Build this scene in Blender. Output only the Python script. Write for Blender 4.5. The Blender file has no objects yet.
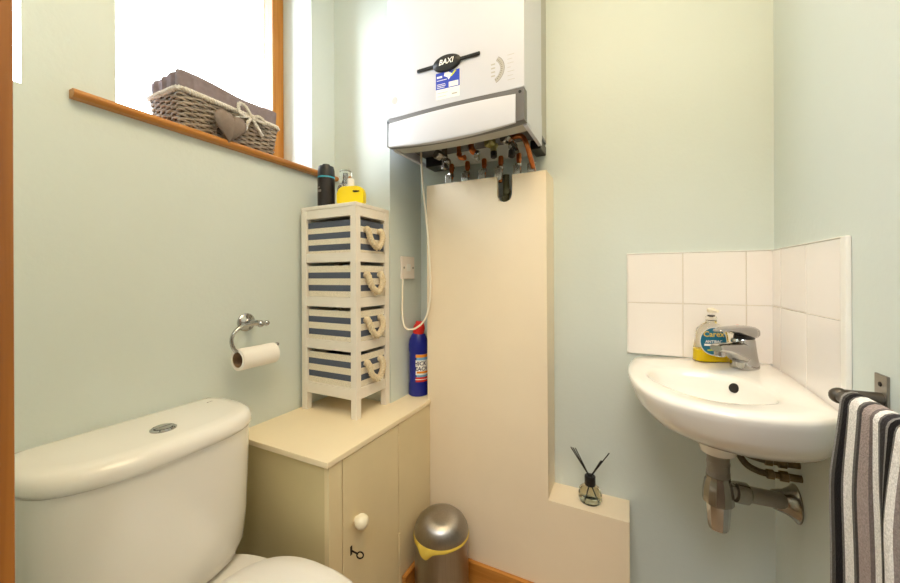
import bpy, bmesh, math, random
from mathutils import Vector, Matrix
random.seed(7)
PI = math.pi
C = bpy.context.scene.collection
sc = bpy.context.scene

# ------------------------------------------------------------------ materials
def lin(c):
    c = c / 255.0
    return c / 12.92 if c <= 0.04045 else ((c + 0.055) / 1.055) ** 2.4
def rgb(r, g, b): return (lin(r), lin(g), lin(b), 1.0)

def mat(name, col, rough=0.5, metal=0.0, noise=0.0, nscale=20, bump=0.0, bscale=60, coat=0.0, stretch=None, spec=0.5):
    m = bpy.data.materials.new(name); m.use_nodes = True
    nt = m.node_tree; b = nt.nodes['Principled BSDF']
    b.inputs['Base Color'].default_value = col
    b.inputs['Roughness'].default_value = rough
    b.inputs['Metallic'].default_value = metal
    b.inputs['Specular IOR Level'].default_value = spec
    if coat: b.inputs['Coat Weight'].default_value = coat; b.inputs['Coat Roughness'].default_value = 0.06
    if noise or bump:
        tc = nt.nodes.new('ShaderNodeTexCoord'); src = tc.outputs['Object']
        if stretch:
            mp = nt.nodes.new('ShaderNodeMapping'); mp.inputs['Scale'].default_value = stretch
            nt.links.new(src, mp.inputs['Vector']); src = mp.outputs['Vector']
    if noise:
        n = nt.nodes.new('ShaderNodeTexNoise'); n.inputs['Scale'].default_value = nscale; n.inputs['Detail'].default_value = 5
        nt.links.new(src, n.inputs['Vector'])
        r = nt.nodes.new('ShaderNodeMapRange')
        r.inputs['From Min'].default_value = 0.25; r.inputs['From Max'].default_value = 0.75
        r.inputs['To Min'].default_value = 1 - noise; r.inputs['To Max'].default_value = 1 + noise * 0.4
        nt.links.new(n.outputs['Fac'], r.inputs['Value'])
        mx = nt.nodes.new('ShaderNodeMix'); mx.data_type = 'RGBA'; mx.blend_type = 'MULTIPLY'
        mx.inputs[0].default_value = 1.0
        mx.inputs[6].default_value = col
        nt.links.new(r.outputs['Result'], mx.inputs[7])
        nt.links.new(mx.outputs[2], b.inputs['Base Color'])
    if bump:
        n2 = nt.nodes.new('ShaderNodeTexNoise'); n2.inputs['Scale'].default_value = bscale; n2.inputs['Detail'].default_value = 4
        nt.links.new(src, n2.inputs['Vector'])
        bp = nt.nodes.new('ShaderNodeBump'); bp.inputs['Strength'].default_value = bump; bp.inputs['Distance'].default_value = 0.002
        nt.links.new(n2.outputs['Fac'], bp.inputs['Height'])
        nt.links.new(bp.outputs['Normal'], b.inputs['Normal'])
    return m

def wood(name, c1, c2, axis='Z', rough=0.35):
    m = bpy.data.materials.new(name); m.use_nodes = True
    nt = m.node_tree; b = nt.nodes['Principled BSDF']; b.inputs['Roughness'].default_value = rough
    tc = nt.nodes.new('ShaderNodeTexCoord'); mp = nt.nodes.new('ShaderNodeMapping')
    s = {'X': (2, 60, 60), 'Y': (60, 2, 60), 'Z': (60, 60, 2)}[axis]
    mp.inputs['Scale'].default_value = s
    n = nt.nodes.new('ShaderNodeTexNoise'); n.inputs['Scale'].default_value = 1.3; n.inputs['Detail'].default_value = 6
    n.inputs['Distortion'].default_value = 0.6
    cr = nt.nodes.new('ShaderNodeValToRGB')
    cr.color_ramp.elements[0].position = 0.3; cr.color_ramp.elements[0].color = c1
    cr.color_ramp.elements[1].position = 0.7; cr.color_ramp.elements[1].color = c2
    nt.links.new(tc.outputs['Object'], mp.inputs['Vector']); nt.links.new(mp.outputs['Vector'], n.inputs['Vector'])
    nt.links.new(n.outputs['Fac'], cr.inputs['Fac']); nt.links.new(cr.outputs['Color'], b.inputs['Base Color'])
    return m

def stripes(name, axis, stops, period, offset=0.0, rough=0.9, bump=0.4, interp='CONSTANT', bscale=600):
    """stops: [(position 0..1, colour)]"""
    m = bpy.data.materials.new(name); m.use_nodes = True
    nt = m.node_tree; b = nt.nodes['Principled BSDF']; b.inputs['Roughness'].default_value = rough
    b.inputs['Specular IOR Level'].default_value = 0.15
    tc = nt.nodes.new('ShaderNodeTexCoord'); sp = nt.nodes.new('ShaderNodeSeparateXYZ')
    nt.links.new(tc.outputs['Object'], sp.inputs['Vector'])
    ad = nt.nodes.new('ShaderNodeMath'); ad.operation = 'ADD'; ad.inputs[1].default_value = offset
    dv = nt.nodes.new('ShaderNodeMath'); dv.operation = 'DIVIDE'; dv.inputs[1].default_value = period
    fr = nt.nodes.new('ShaderNodeMath'); fr.operation = 'FRACT'
    nt.links.new(sp.outputs[axis], ad.inputs[0]); nt.links.new(ad.outputs[0], dv.inputs[0]); nt.links.new(dv.outputs[0], fr.inputs[0])
    cr = nt.nodes.new('ShaderNodeValToRGB'); cr.color_ramp.interpolation = interp
    els = cr.color_ramp.elements
    while len(els) < len(stops): els.new(0.5)
    for e, (p_, c_) in zip(els, stops): e.position = p_; e.color = c_
    nt.links.new(fr.outputs[0], cr.inputs['Fac'])
    n = nt.nodes.new('ShaderNodeTexNoise'); n.inputs['Scale'].default_value = bscale; n.inputs['Detail'].default_value = 2
    nt.links.new(tc.outputs['Object'], n.inputs['Vector'])
    r = nt.nodes.new('ShaderNodeMapRange'); r.inputs['To Min'].default_value = 0.75; r.inputs['To Max'].default_value = 1.1
    r.inputs['From Min'].default_value = 0.3; r.inputs['From Max'].default_value = 0.7
    nt.links.new(n.outputs['Fac'], r.inputs['Value'])
    mx = nt.nodes.new('ShaderNodeMix'); mx.data_type = 'RGBA'; mx.blend_type = 'MULTIPLY'; mx.inputs[0].default_value = 1
    nt.links.new(cr.outputs['Color'], mx.inputs[6]); nt.links.new(r.outputs['Result'], mx.inputs[7])
    nt.links.new(mx.outputs[2], b.inputs['Base Color'])
    bp = nt.nodes.new('ShaderNodeBump'); bp.inputs['Strength'].default_value = bump; bp.inputs['Distance'].default_value = 0.002
    nt.links.new(n.outputs['Fac'], bp.inputs['Height']); nt.links.new(bp.outputs['Normal'], b.inputs['Normal'])
    return m

def glass(name, col, rough=0.02, ior=1.45):
    m = bpy.data.materials.new(name); m.use_nodes = True
    b = m.node_tree.nodes['Principled BSDF']
    b.inputs['Base Color'].default_value = col; b.inputs['Roughness'].default_value = rough
    b.inputs['Transmission Weight'].default_value = 1.0; b.inputs['IOR'].default_value = ior
    return m

def pane_mat(name):
    m = bpy.data.materials.new(name); m.use_nodes = True
    nt = m.node_tree
    for n in list(nt.nodes): nt.nodes.remove(n)
    o = nt.nodes.new('ShaderNodeOutputMaterial'); t = nt.nodes.new('ShaderNodeBsdfTransparent')
    g = nt.nodes.new('ShaderNodeBsdfGlossy'); g.inputs['Roughness'].default_value = 0.03
    f = nt.nodes.new('ShaderNodeFresnel'); f.inputs['IOR'].default_value = 1.3
    x = nt.nodes.new('ShaderNodeMixShader')
    nt.links.new(f.outputs[0], x.inputs[0]); nt.links.new(t.outputs[0], x.inputs[1]); nt.links.new(g.outputs[0], x.inputs[2])
    nt.links.new(x.outputs[0], o.inputs['Surface'])
    return m

AQUA = rgb(214, 223, 219)
M = {}
M['wall'] = mat('aqua_wall_paint', AQUA, 0.55, noise=0.03, nscale=3, bump=0.25, bscale=90, spec=0.3)
M['ceiling'] = mat('ceiling_paint', rgb(240, 238, 232), 0.8)
M['hall'] = mat('hall_wall_paint', rgb(168, 158, 146), 0.7)
M['floor'] = mat('floor_vinyl', rgb(176, 150, 120), 0.4, noise=0.15, nscale=8)
M['pine'] = wood('pine_upright', rgb(178, 112, 34), rgb(206, 146, 66), 'Z')
M['pine_dark'] = wood('varnished_pine', rgb(138, 82, 24), rgb(170, 106, 38), 'Z')
M['pine_sill'] = wood('pine_along', rgb(172, 108, 42), rgb(198, 138, 64), 'Y')
M['pine_x'] = wood('pine_across', rgb(178, 110, 36), rgb(208, 144, 66), 'X')
M['cream'] = mat('cream_gloss_paint', rgb(246, 230, 196), 0.35, noise=0.04, nscale=5, bump=0.15, bscale=25)
M['boxing'] = mat('boxing_cream_paint', rgb(246, 230, 203), 0.45, noise=0.05, nscale=4, bump=0.2, bscale=40)
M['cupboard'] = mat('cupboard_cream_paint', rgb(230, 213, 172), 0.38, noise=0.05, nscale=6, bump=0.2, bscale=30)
M['cupboard_side_shaded'] = mat('cupboard_side_shaded_paint', rgb(212, 197, 150), 0.4, noise=0.06, nscale=6, bump=0.2, bscale=30)  # darker cupboard paint: shade on the side panel is put into the colour
M['ceramic'] = mat('white_ceramic', rgb(243, 240, 234), 0.12, coat=0.5)
M['tile'] = mat('white_tile', rgb(246, 241, 238), 0.12, bump=0.06, bscale=12, coat=0.3)
M['grout'] = mat('grout', rgb(232, 224, 212), 0.9)
M['white_plastic'] = mat('white_plastic', rgb(240, 238, 234), 0.35)
M['boiler_white'] = mat('boiler_white_enamel', rgb(205, 207, 218), 0.3)
M['boiler_grey'] = mat('boiler_grey_trim', rgb(105, 104, 106), 0.45)
M['under_grey'] = mat('underside_grey', rgb(184, 181, 174), 0.5, metal=0.3)
M['plate_grey'] = mat('pipe_plate_grey', rgb(226, 228, 222), 0.55)
M['black'] = mat('black_plastic', rgb(22, 22, 24), 0.35)
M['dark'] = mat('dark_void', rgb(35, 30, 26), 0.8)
M['chrome'] = mat('chrome', rgb(184, 183, 182), 0.09, 1.0)
M['chrome_worn'] = mat('worn_chrome', rgb(164, 160, 154), 0.2, 1.0, noise=0.25, nscale=40)
M['nickel'] = mat('brushed_nickel', rgb(158, 152, 145), 0.35, 1.0)
M['dark_metal'] = mat('dark_rail_metal', rgb(92, 86, 80), 0.4, 0.8)
M['copper'] = mat('copper', rgb(196, 116, 66), 0.28, 1.0, noise=0.35, nscale=60)
M['brass'] = mat('tarnished_brass', rgb(190, 178, 120), 0.35, 1.0, noise=0.3, nscale=70)
M['old_brass'] = mat('dull_brown_brass', rgb(128, 112, 84), 0.4, 0.9, noise=0.4, nscale=80)
M['steel'] = mat('brushed_steel', rgb(172, 166, 158), 0.33, 1.0, noise=0.12, nscale=8, stretch=(30, 30, 1))
def brushed(m, axis='Z'):
    nt = m.node_tree; b = nt.nodes['Principled BSDF']; b.inputs['Anisotropic'].default_value = 0.8
    tg = nt.nodes.new('ShaderNodeTangent'); tg.direction_type = 'RADIAL'; tg.axis = axis
    nt.links.new(tg.outputs['Tangent'], b.inputs['Tangent'])
brushed(M['steel'])
M['grey_pipe'] = mat('grey_waste_pipe', rgb(148, 142, 134), 0.4, 0.5)
M['hose'] = mat('braided_hose', rgb(104, 92, 72), 0.45, 0.7, noise=0.5, nscale=300)
M['towerwhite'] = mat('tower_white_paint', rgb(238, 232, 222), 0.5, noise=0.02, nscale=30)
NAVY, CREAMF = rgb(94, 102, 120), rgb(240, 231, 212)
for i, off in enumerate((0.004, 0.0, 0.0, 0.0)):
    pass
M['rope'] = mat('natural_rope', rgb(226, 210, 178), 0.9, noise=0.2, nscale=200)
M['rope_grey'] = mat('grey_white_rope', rgb(232, 228, 222), 0.9, noise=0.35, nscale=260)
M['wicker'] = mat('wicker', rgb(172, 160, 148), 0.75, noise=0.5, nscale=45)
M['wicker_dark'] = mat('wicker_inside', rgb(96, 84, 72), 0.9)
M['lining'] = mat('grey_lining_cloth', rgb(138, 126, 132), 0.95, noise=0.15, nscale=90, bump=0.3, bscale=500)
M['heart'] = mat('taupe_heart_cloth', rgb(138, 124, 116), 0.95, noise=0.1, nscale=120, bump=0.3, bscale=600)
M['paper'] = mat('white_paper', rgb(246, 242, 236), 0.9, bump=0.1, bscale=300)
M['card'] = mat('card_tube', rgb(150, 122, 92), 0.9)
M['bleach_blue'] = mat('bleach_blue_plastic', rgb(24, 36, 140), 0.3)
M['red'] = mat('red_cap', rgb(214, 40, 34), 0.35)
M['label_blue'] = mat('label_light_blue', rgb(120, 180, 224), 0.4)
M['label_white'] = mat('label_white', rgb(244, 244, 242), 0.45)
M['label_red'] = mat('label_red', rgb(208, 48, 40), 0.4)
M['label_navy'] = mat('label_navy', rgb(24, 34, 96), 0.4)
M['label_orange'] = mat('label_orange', rgb(240, 150, 40), 0.4)
M['sticker_blue'] = mat('sticker_blue', rgb(44, 70, 190), 0.4)
M['lime'] = mat('sticker_lime', rgb(206, 214, 60), 0.4)
M['print_grey'] = mat('print_grey', rgb(128, 125, 122), 0.5)
M['print_light'] = mat('print_light_grey', rgb(180, 177, 172), 0.5)
M['off_white'] = mat('socket_plastic', rgb(236, 226, 218), 0.35)
M['cord'] = mat('white_flex', rgb(242, 234, 216), 0.4)
M['can'] = mat('can_charcoal', rgb(58, 54, 54), 0.3, 0.6, noise=0.2, nscale=30)
M['cyan'] = mat('cyan_band', rgb(60, 170, 200), 0.35)
M['yellow'] = mat('yellow_bottle', rgb(250, 222, 0), 0.3)
M['clear'] = glass('clear_plastic', (0.96, 0.97, 0.97, 1))
M['speckle'] = mat('speckled_print', rgb(90, 88, 92), 0.4, noise=0.0)
M['soapglass'] = glass('soap_bottle_plastic', (0.98, 0.98, 0.95, 1), 0.03, 1.16)
M['soapliquid'] = glass('yellow_soap', (1.0, 0.72, 0.01, 1), 0.05, 1.2)
M['soapliquid'].node_tree.nodes['Principled BSDF'].inputs['Transmission Weight'].default_value = 0.12
M['teal'] = mat('soap_label_teal', rgb(18, 108, 142), 0.35)
M['gold'] = mat('gold_print', rgb(226, 196, 96), 0.4)
M['glass'] = glass('diffuser_glass', (0.98, 0.98, 0.95, 1), 0.0, 1.16)
M['oil'] = glass('diffuser_oil', (0.95, 0.92, 0.76, 1), 0.0, 1.12)
M['reed'] = mat('black_reed', rgb(30, 28, 28), 0.8)
M['liner'] = mat('yellow_bin_liner', rgb(238, 210, 90), 0.35, bump=0.4, bscale=80)
M['pane'] = pane_mat('window_pane')
M['knob'] = mat('cream_knob', rgb(245, 236, 208), 0.3)
M['iron'] = mat('black_iron', rgb(46, 38, 34), 0.5, 0.7)
M['pcb'] = mat('green_fitting', rgb(84, 82, 50), 0.6, noise=0.5, nscale=60)
g = lambda v: rgb(v, v - 2, v - 4)
M['towel'] = stripes('striped_terry', 'X', [
    (0.00, g(150)), (0.03, g(80)), (0.07, rgb(30, 28, 32)), (0.135, g(110)), (0.16, g(240)), (0.275, g(110)), (0.31, rgb(74, 70, 72)),
    (0.345, rgb(168, 154, 150)), (0.45, rgb(120, 110, 110)), (0.49, g(240)), (0.555, g(120)), (0.58, rgb(58, 56, 60)),
    (0.645, g(140)), (0.675, rgb(26, 24, 28)), (0.74, g(120)), (0.76, g(242)), (0.84, rgb(150, 140, 138)), (0.90, rgb(50, 48, 52))],
    0.172, 0.0, bump=1.0, interp='CONSTANT', bscale=420)

def add_spot(m, scale, thr, c2):
    nt = m.node_tree; b = nt.nodes['Principled BSDF']
    tc = nt.nodes.new('ShaderNodeTexCoord'); v = nt.nodes.new('ShaderNodeTexVoronoi'); v.inputs['Scale'].default_value = scale
    nt.links.new(tc.outputs['Object'], v.inputs['Vector'])
    lt = nt.nodes.new('ShaderNodeMath'); lt.operation = 'LESS_THAN'; lt.inputs[1].default_value = thr
    nt.links.new(v.outputs['Distance'], lt.inputs[0])
    mx = nt.nodes.new('ShaderNodeMix'); mx.data_type = 'RGBA'
    mx.inputs[6].default_value = b.inputs['Base Color'].default_value; mx.inputs[7].default_value = c2
    nt.links.new(lt.outputs[0], mx.inputs[0]); nt.links.new(mx.outputs[2], b.inputs['Base Color'])
add_spot(M['speckle'], 260, 0.42, rgb(220, 220, 222))

# ------------------------------------------------------------------ geometry helpers (world coordinates)
def box(bm, a, b, bev=0.0, seg=2):
    x0, y0, z0 = [min(p, q) for p, q in zip(a, b)]; x1, y1, z1 = [max(p, q) for p, q in zip(a, b)]
    vs = [bm.verts.new(p) for p in ((x0, y0, z0), (x1, y0, z0), (x1, y1, z0), (x0, y1, z0), (x0, y0, z1), (x1, y0, z1), (x1, y1, z1), (x0, y1, z1))]
    fs = [bm.faces.new([vs[i] for i in f]) for f in ((0, 3, 2, 1), (4, 5, 6, 7), (0, 1, 5, 4), (1, 2, 6, 5), (2, 3, 7, 6), (3, 0, 4, 7))]
    if bev:
        es = list({e for f in fs for e in f.edges})
        bmesh.ops.bevel(bm, geom=es, offset=bev, segments=seg, profile=0.5, affect='EDGES')

def frame_of(axis):
    a = Vector(axis).normalized()
    u = a.orthogonal().normalized(); return u, a.cross(u), a

def lathe(bm, o, axis, prof, n=32, sx=1.0, sy=1.0, u=None):
    """prof: [(radius, height)] along axis from o"""
    o = Vector(o)
    if u is None: u, v, a = frame_of(axis)
    else:
        a = Vector(axis).normalized(); u = Vector(u).normalized(); v = a.cross(u)
    rings = []
    for r, h in prof:
        if r <= 1e-7: rings.append([bm.verts.new(o + a * h)])
        else: rings.append([bm.verts.new(o + a * h + u * (r * sx * math.cos(2 * PI * k / n)) + v * (r * sy * math.sin(2 * PI * k / n))) for k in range(n)])
    for A, B in zip(rings, rings[1:]):
        if len(A) == 1 and len(B) == 1: continue
        for k in range(n):
            k2 = (k + 1) % n
            if len(A) == 1: bm.faces.new([A[0], B[k2], B[k]][::-1])
            elif len(B) == 1: bm.faces.new([A[k], A[k2], B[0]])
            else: bm.faces.new([A[k], A[k2], B[k2], B[k]])
    for R, flip in ((rings[0], True), (rings[-1], False)):
        if len(R) > 1: bm.faces.new(R[::-1] if flip else R)

def rod(bm, p, q, r, n=16, r2=None):
    p = Vector(p); q = Vector(q); L = (q - p).length
    lathe(bm, p, q - p, [(r, 0), (r2 if r2 is not None else r, L)], n)

def smooth_path(pts, sub=8, closed=False):
    P = [Vector(p) for p in pts]; out = []; n = len(P)
    rng = range(n if closed else n - 1)
    for i in rng:
        if closed: p0, p1, p2, p3 = P[(i - 1) % n], P[i], P[(i + 1) % n], P[(i + 2) % n]
        else: p0, p1, p2, p3 = P[max(i - 1, 0)], P[i], P[i + 1], P[min(i + 2, n - 1)]
        for k in range(sub):
            t = k / sub
            out.append(0.5 * ((2 * p1) + (-p0 + p2) * t + (2 * p0 - 5 * p1 + 4 * p2 - p3) * t * t + (-p0 + 3 * p1 - 3 * p2 + p3) * t ** 3))
    if not closed: out.append(P[-1])
    return out

def tube(bm, pts, r, n=10, closed=False, rfun=None):
    P = [Vector(p) for p in pts]; N = len(P)
    rings = []; u = None
    for i, p in enumerate(P):
        if closed: t = P[(i + 1) % N] - P[(i - 1) % N]
        else: t = P[min(i + 1, N - 1)] - P[max(i - 1, 0)]
        t.normalize()
        if u is None: u = t.orthogonal().normalized()
        else:
            u = (u - t * u.dot(t))
            u = u.normalized() if u.length > 1e-6 else t.orthogonal().normalized()
        v = t.cross(u); rr = rfun(i / (N - 1)) if rfun else r
        rings.append([bm.verts.new(p + u * (rr * math.cos(2 * PI * k / n)) + v * (rr * math.sin(2 * PI * k / n))) for k in range(n)])
    pairs = list(zip(rings, rings[1:]))
    if closed: pairs.append((rings[-1], rings[0]))
    for A, B in pairs:
        for k in range(n):
            bm.faces.new([A[k], A[(k + 1) % n], B[(k + 1) % n], B[k]])
    if not closed:
        bm.faces.new(rings[0][::-1]); bm.faces.new(rings[-1])

def twisted(bm, pts, R, strands=3, pitch=0.02, n=6):
    """rope: helical strands around a path"""
    P = [Vector(p) for p in pts]; N = len(P)
    L = [0.0]
    for a, b in zip(P, P[1:]): L.append(L[-1] + (b - a).length)
    fr = []; u = None
    for i, p in enumerate(P):
        t = (P[min(i + 1, N - 1)] - P[max(i - 1, 0)]).normalized()
        u = t.orthogonal().normalized() if u is None else (u - t * u.dot(t)).normalized()
        fr.append((u.copy(), t.cross(u)))
    for s in range(strands):
        path = []
        for i, p in enumerate(P):
            a = 2 * PI * (L[i] / pitch + s / strands)
            path.append(p + fr[i][0] * (R * 0.62 * math.cos(a)) + fr[i][1] * (R * 0.62 * math.sin(a)))
        tube(bm, path, R * 0.44, n)

def resample(pts, step):
    P = [Vector(p) for p in pts]; out = [P[0]]; acc = 0
    for a, b in zip(P, P[1:]):
        d = (b - a).length
        k = max(1, int(d / step))
        for i in range(1, k + 1): out.append(a.lerp(b, i / k))
    return out

def prism(bm, poly, d, bev=0.0):
    """poly: list of 3-D points in a plane, extruded by vector d"""
    A = [bm.verts.new(p) for p in poly]; D = Vector(d)
    B = [bm.verts.new(Vector(p) + D) for p in poly]
    n = len(A)
    f1 = bm.faces.new(A[::-1]); f2 = bm.faces.new(B)
    fs = [f1, f2]
    for k in range(n): fs.append(bm.faces.new([A[k], A[(k + 1) % n], B[(k + 1) % n], B[k]]))
    if bev:
        es = list({e for f in (f1, f2) for e in f.edges})
        bmesh.ops.bevel(bm, geom=es, offset=bev, segments=2, profile=0.5, affect='EDGES')

def loft(bm, rings, cap0=True, cap1=True):
    R = [[bm.verts.new(p) for p in r] for r in rings]; n = len(R[0])
    for A, B in zip(R, R[1:]):
        for k in range(n): bm.faces.new([A[k], A[(k + 1) % n], B[(k + 1) % n], B[k]])
    if cap0: bm.faces.new(R[0][::-1])
    if cap1: bm.faces.new(R[-1])

def sphere(bm, c, r, sx=1, sy=1, sz=1, n=20):
    m = Matrix.Translation(Vector(c)) @ Matrix.Diagonal((r * sx, r * sy, r * sz, 1))
    bmesh.ops.create_uvsphere(bm, u_segments=n, v_segments=max(8, n // 2), radius=1, matrix=m)

def B_(): return bmesh.new()

_text_cache = {}
def text_mesh(bm, s, size, place, shear=0.0, bold=False):
    """place: function (x, y) -> world point; text centred on 0,0"""
    cu = bpy.data.curves.new('lettering_source', 'FONT'); cu.body = s; cu.size = size
    cu.align_x = 'CENTER'; cu.align_y = 'CENTER'; cu.shear = shear; cu.resolution_u = 2
    if bold: cu.offset = size * 0.022
    o = bpy.data.objects.new('lettering_source', cu); C.objects.link(o)
    bpy.context.view_layer.update()
    me = bpy.data.meshes.new_from_object(o.evaluated_get(bpy.context.evaluated_depsgraph_get()))
    C.objects.unlink(o); bpy.data.objects.remove(o); bpy.data.curves.remove(cu)
    vs = [bm.verts.new(place(v.co.x, v.co.y)) for v in me.vertices]
    for p_ in me.polygons:
        try: bm.faces.new([vs[i] for i in p_.vertices])
        except ValueError: pass
    bpy.data.meshes.remove(me)

def flat(o, ux, uy):
    o = Vector(o); ux = Vector(ux); uy = Vector(uy)
    return lambda x, y: o + ux * x + uy * y

def patch(bm, place, x0, y0, x1, y1, nx=1, ny=1):
    g_ = [[bm.verts.new(place(x0 + (x1 - x0) * i / nx, y0 + (y1 - y0) * j / ny)) for i in range(nx + 1)] for j in range(ny + 1)]
    for j in range(ny):
        for i in range(nx): bm.faces.new([g_[j][i], g_[j][i + 1], g_[j + 1][i + 1], g_[j + 1][i]])

def disc(bm, place, cx, cy, rx, ry, n=32):
    bm.faces.new([bm.verts.new(place(cx + rx * math.cos(2 * PI * k / n), cy + ry * math.sin(2 * PI * k / n))) for k in range(n)])

ORIGIN = {}
def link(name, bm, m, parent=None, origin=None, sharp=35, doubles=False):
    base = ORIGIN[parent.name] if parent is not None else Vector(origin if origin is not None else (0, 0, 0))
    if doubles: bmesh.ops.remove_doubles(bm, verts=bm.verts, dist=1e-5)
    bmesh.ops.recalc_face_normals(bm, faces=bm.faces)
    bmesh.ops.translate(bm, verts=bm.verts, vec=-base)
    me = bpy.data.meshes.new(name); bm.to_mesh(me); bm.free()
    for ml in (m if isinstance(m, (list, tuple)) else [m]): me.materials.append(M[ml] if isinstance(ml, str) else ml)
    me.shade_smooth(); me.set_sharp_from_angle(angle=math.radians(sharp))
    o = bpy.data.objects.new(name, me); C.objects.link(o)
    if sharp <= 35:
        wn = o.modifiers.new('face_weighted_normals', 'WEIGHTED_NORMAL'); wn.keep_sharp = True; wn.weight = 100
    if parent is not None: o.parent = parent
    else: o.location = base
    ORIGIN[o.name] = base
    return o

def tag(o, label, cat, group=None):
    o['label'] = label; o['category'] = cat
    if group: o['group'] = group
    return o
def thing(name, label, cat, loc, group=None):
    o = bpy.data.objects.new(name, None); o.empty_display_size = 0.05; C.objects.link(o); o.location = loc
    ORIGIN[o.name] = Vector(loc); return tag(o, label, cat, group)
def struct(name, bm, m, parent=None, sharp=30):
    o = link(name, bm, m, parent, sharp=sharp)
    if parent is None: o['kind'] = 'structure'
    return o
def quick(fn, *a, **k):
    bm = B_(); fn(bm, *a, **k); return bm

# ------------------------------------------------------------------ room shell
XL, XP, XR = -1.038, -0.775, 0.349          # left wall, boxed-out wall, right wall
YF, YP, YB = 0.09, 1.068, 1.282             # front wall inside face, boxed-out face, back wall
ZC = 2.40; ZS = 1.49; ZH = 2.24             # ceiling, sill top, window head
XO = -1.30
bm = B_(); box(bm, (XO, -1.3, -0.1), (1.3, 1.4, 0)); struct('floor', bm, 'floor')
bm = B_(); box(bm, (XO, -1.3, ZC), (1.3, 1.4, ZC + 0.1)); struct('ceiling', bm, 'ceiling')
bm = B_()
W2a, W2b, W1a, W1b = 0.10, 0.252, 0.394, 0.955
box(bm, (XO, 0.0, 0), (XL, YP + 0.02, ZS - 0.018))
box(bm, (XO, 0.0, ZH), (XL, YP + 0.02, ZC))
box(bm, (XO, 0.0, ZS - 0.018), (XL, W2a, ZH))
prism(bm, [(XL, W2b, ZS - 0.018), (XL, W1a, ZS - 0.018), (XO, W1a, ZS - 0.018), (XO, 0.345, ZS - 0.018)], (0, 0, ZH - ZS + 0.018))
box(bm, (XO, W1b, ZS - 0.018), (XL, YP + 0.02, ZH))
struct('wall_left', bm, 'wall')
bm = B_(); box(bm, (XO, YP, 0), (XP, 1.40, ZC)); struct('wall_boxed_corner', bm, 'wall')
bm = B_(); box(bm, (XP, YB, 0), (XR + 0.1, 1.40, ZC)); struct('wall_back', bm, 'wall')
bm = B_(); box(bm, (XR, 0.0, 0), (XR + 0.1, YB, ZC)); struct('wall_right', bm, 'wall')
bm = B_(); box(bm, (XO, 0.0, 0), (-0.463, YF, ZC)); box(bm, (-0.463, 0.0, 2.05), (XR, YF, ZC)); box(bm, (0.335, 0.0, 0), (XR, YF, 2.05))
struct('wall_front', bm, 'wall')
# hall behind the camera
bm = B_(); box(bm, (-1.0, -1.3, 0), (1.3, -1.2, ZC)); struct('wall_hall_far', bm, 'hall')
bm = B_(); box(bm, (-1.0, -1.2, 0), (-0.9, 0.0, ZC)); struct('wall_hall_side', bm, 'hall')
bm = B_(); box(bm, (1.2, -1.2, 0), (1.3, 0.0, ZC)); box(bm, (XR + 0.1, 0.0, 0), (1.3, 0.1, ZC)); struct('wall_hall_end', bm, 'hall')
# door lining
dr = bpy.data.objects.new('door_1', None); C.objects.link(dr); dr['kind'] = 'structure'; ORIGIN[dr.name] = Vector((0, 0, 0))
bm = B_(); box(bm, (-0.463, -0.02, 0), (-0.427, 0.10, 2.05), 0.002); link('door_jamb', bm, 'pine_dark', dr)
bm = B_(); box(bm, (0.318, -0.02, 0), (0.335, 0.10, 2.05), 0.002); link('door_jamb', bm, 'pine_dark', dr)
bm = B_(); box(bm, (-0.427, -0.02, 2.02), (0.318, 0.10, 2.05), 0.002); link('door_head', bm, 'pine_x', dr)

def window(n, ya, yb):
    w = bpy.data.objects.new('window_%d' % n, None); C.objects.link(w); w['kind'] = 'structure'; ORIGIN[w.name] = Vector((0, 0, 0))
    x0, x1 = (-1.245, -1.185) if n == 1 else (-1.085, -1.05); f = 0.047 if n == 1 else 0.03; xp = -1.23 if n == 1 else -1.054
    if n == 1:
        for y0_, y1_ in ((ya, ya + f), (yb - f, yb)):
            bm = B_(); box(bm, (x0, y0_, ZS), (x1, y1_, ZH), 0.003); link('window_frame', bm, 'pine', w)
    zb_ = ZS if n == 1 else ZS - 0.018
    for z0_, z1_ in ((zb_, zb_ + (0.012 if n == 1 else 0.004)), (ZH - f, ZH)):
        bm = B_(); box(bm, (x0, ya + (f if n == 1 else 0.0), z0_), (x1, yb - (f if n == 1 else 0.0), z1_), 0.003); link('window_rail', bm, 'pine_sill' if n == 1 else 'white_plastic', w)
    bm = B_(); box(bm, (xp - 0.002, ya + (f if n == 1 else 0.0), zb_ + (0.012 if n == 1 else 0.004)), (xp + 0.002, yb - (f if n == 1 else 0.0), ZH - f)); link('window_pane', bm, 'pane', w)
window(1, W1a, W1b)
window(2, W2a, W2b)
# pine window board with rounded nose
bm = B_()
box(bm, (-1.245, W1a, ZS - 0.018), (XL, W1b, ZS))
nose = []
for k in range(9):
    a = -PI / 2 + PI * k / 8
    nose.append((-1.022 + 0.009 * math.cos(a), 0.318, ZS - 0.009 + 0.009 * math.sin(a)))
nose += [(XL, 0.318, ZS), (XL, 0.318, ZS - 0.018)]
prism(bm, nose, (0, 1.064 - 0.318, 0))
s = struct('trim_1', bm, 'pine_sill')

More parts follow.
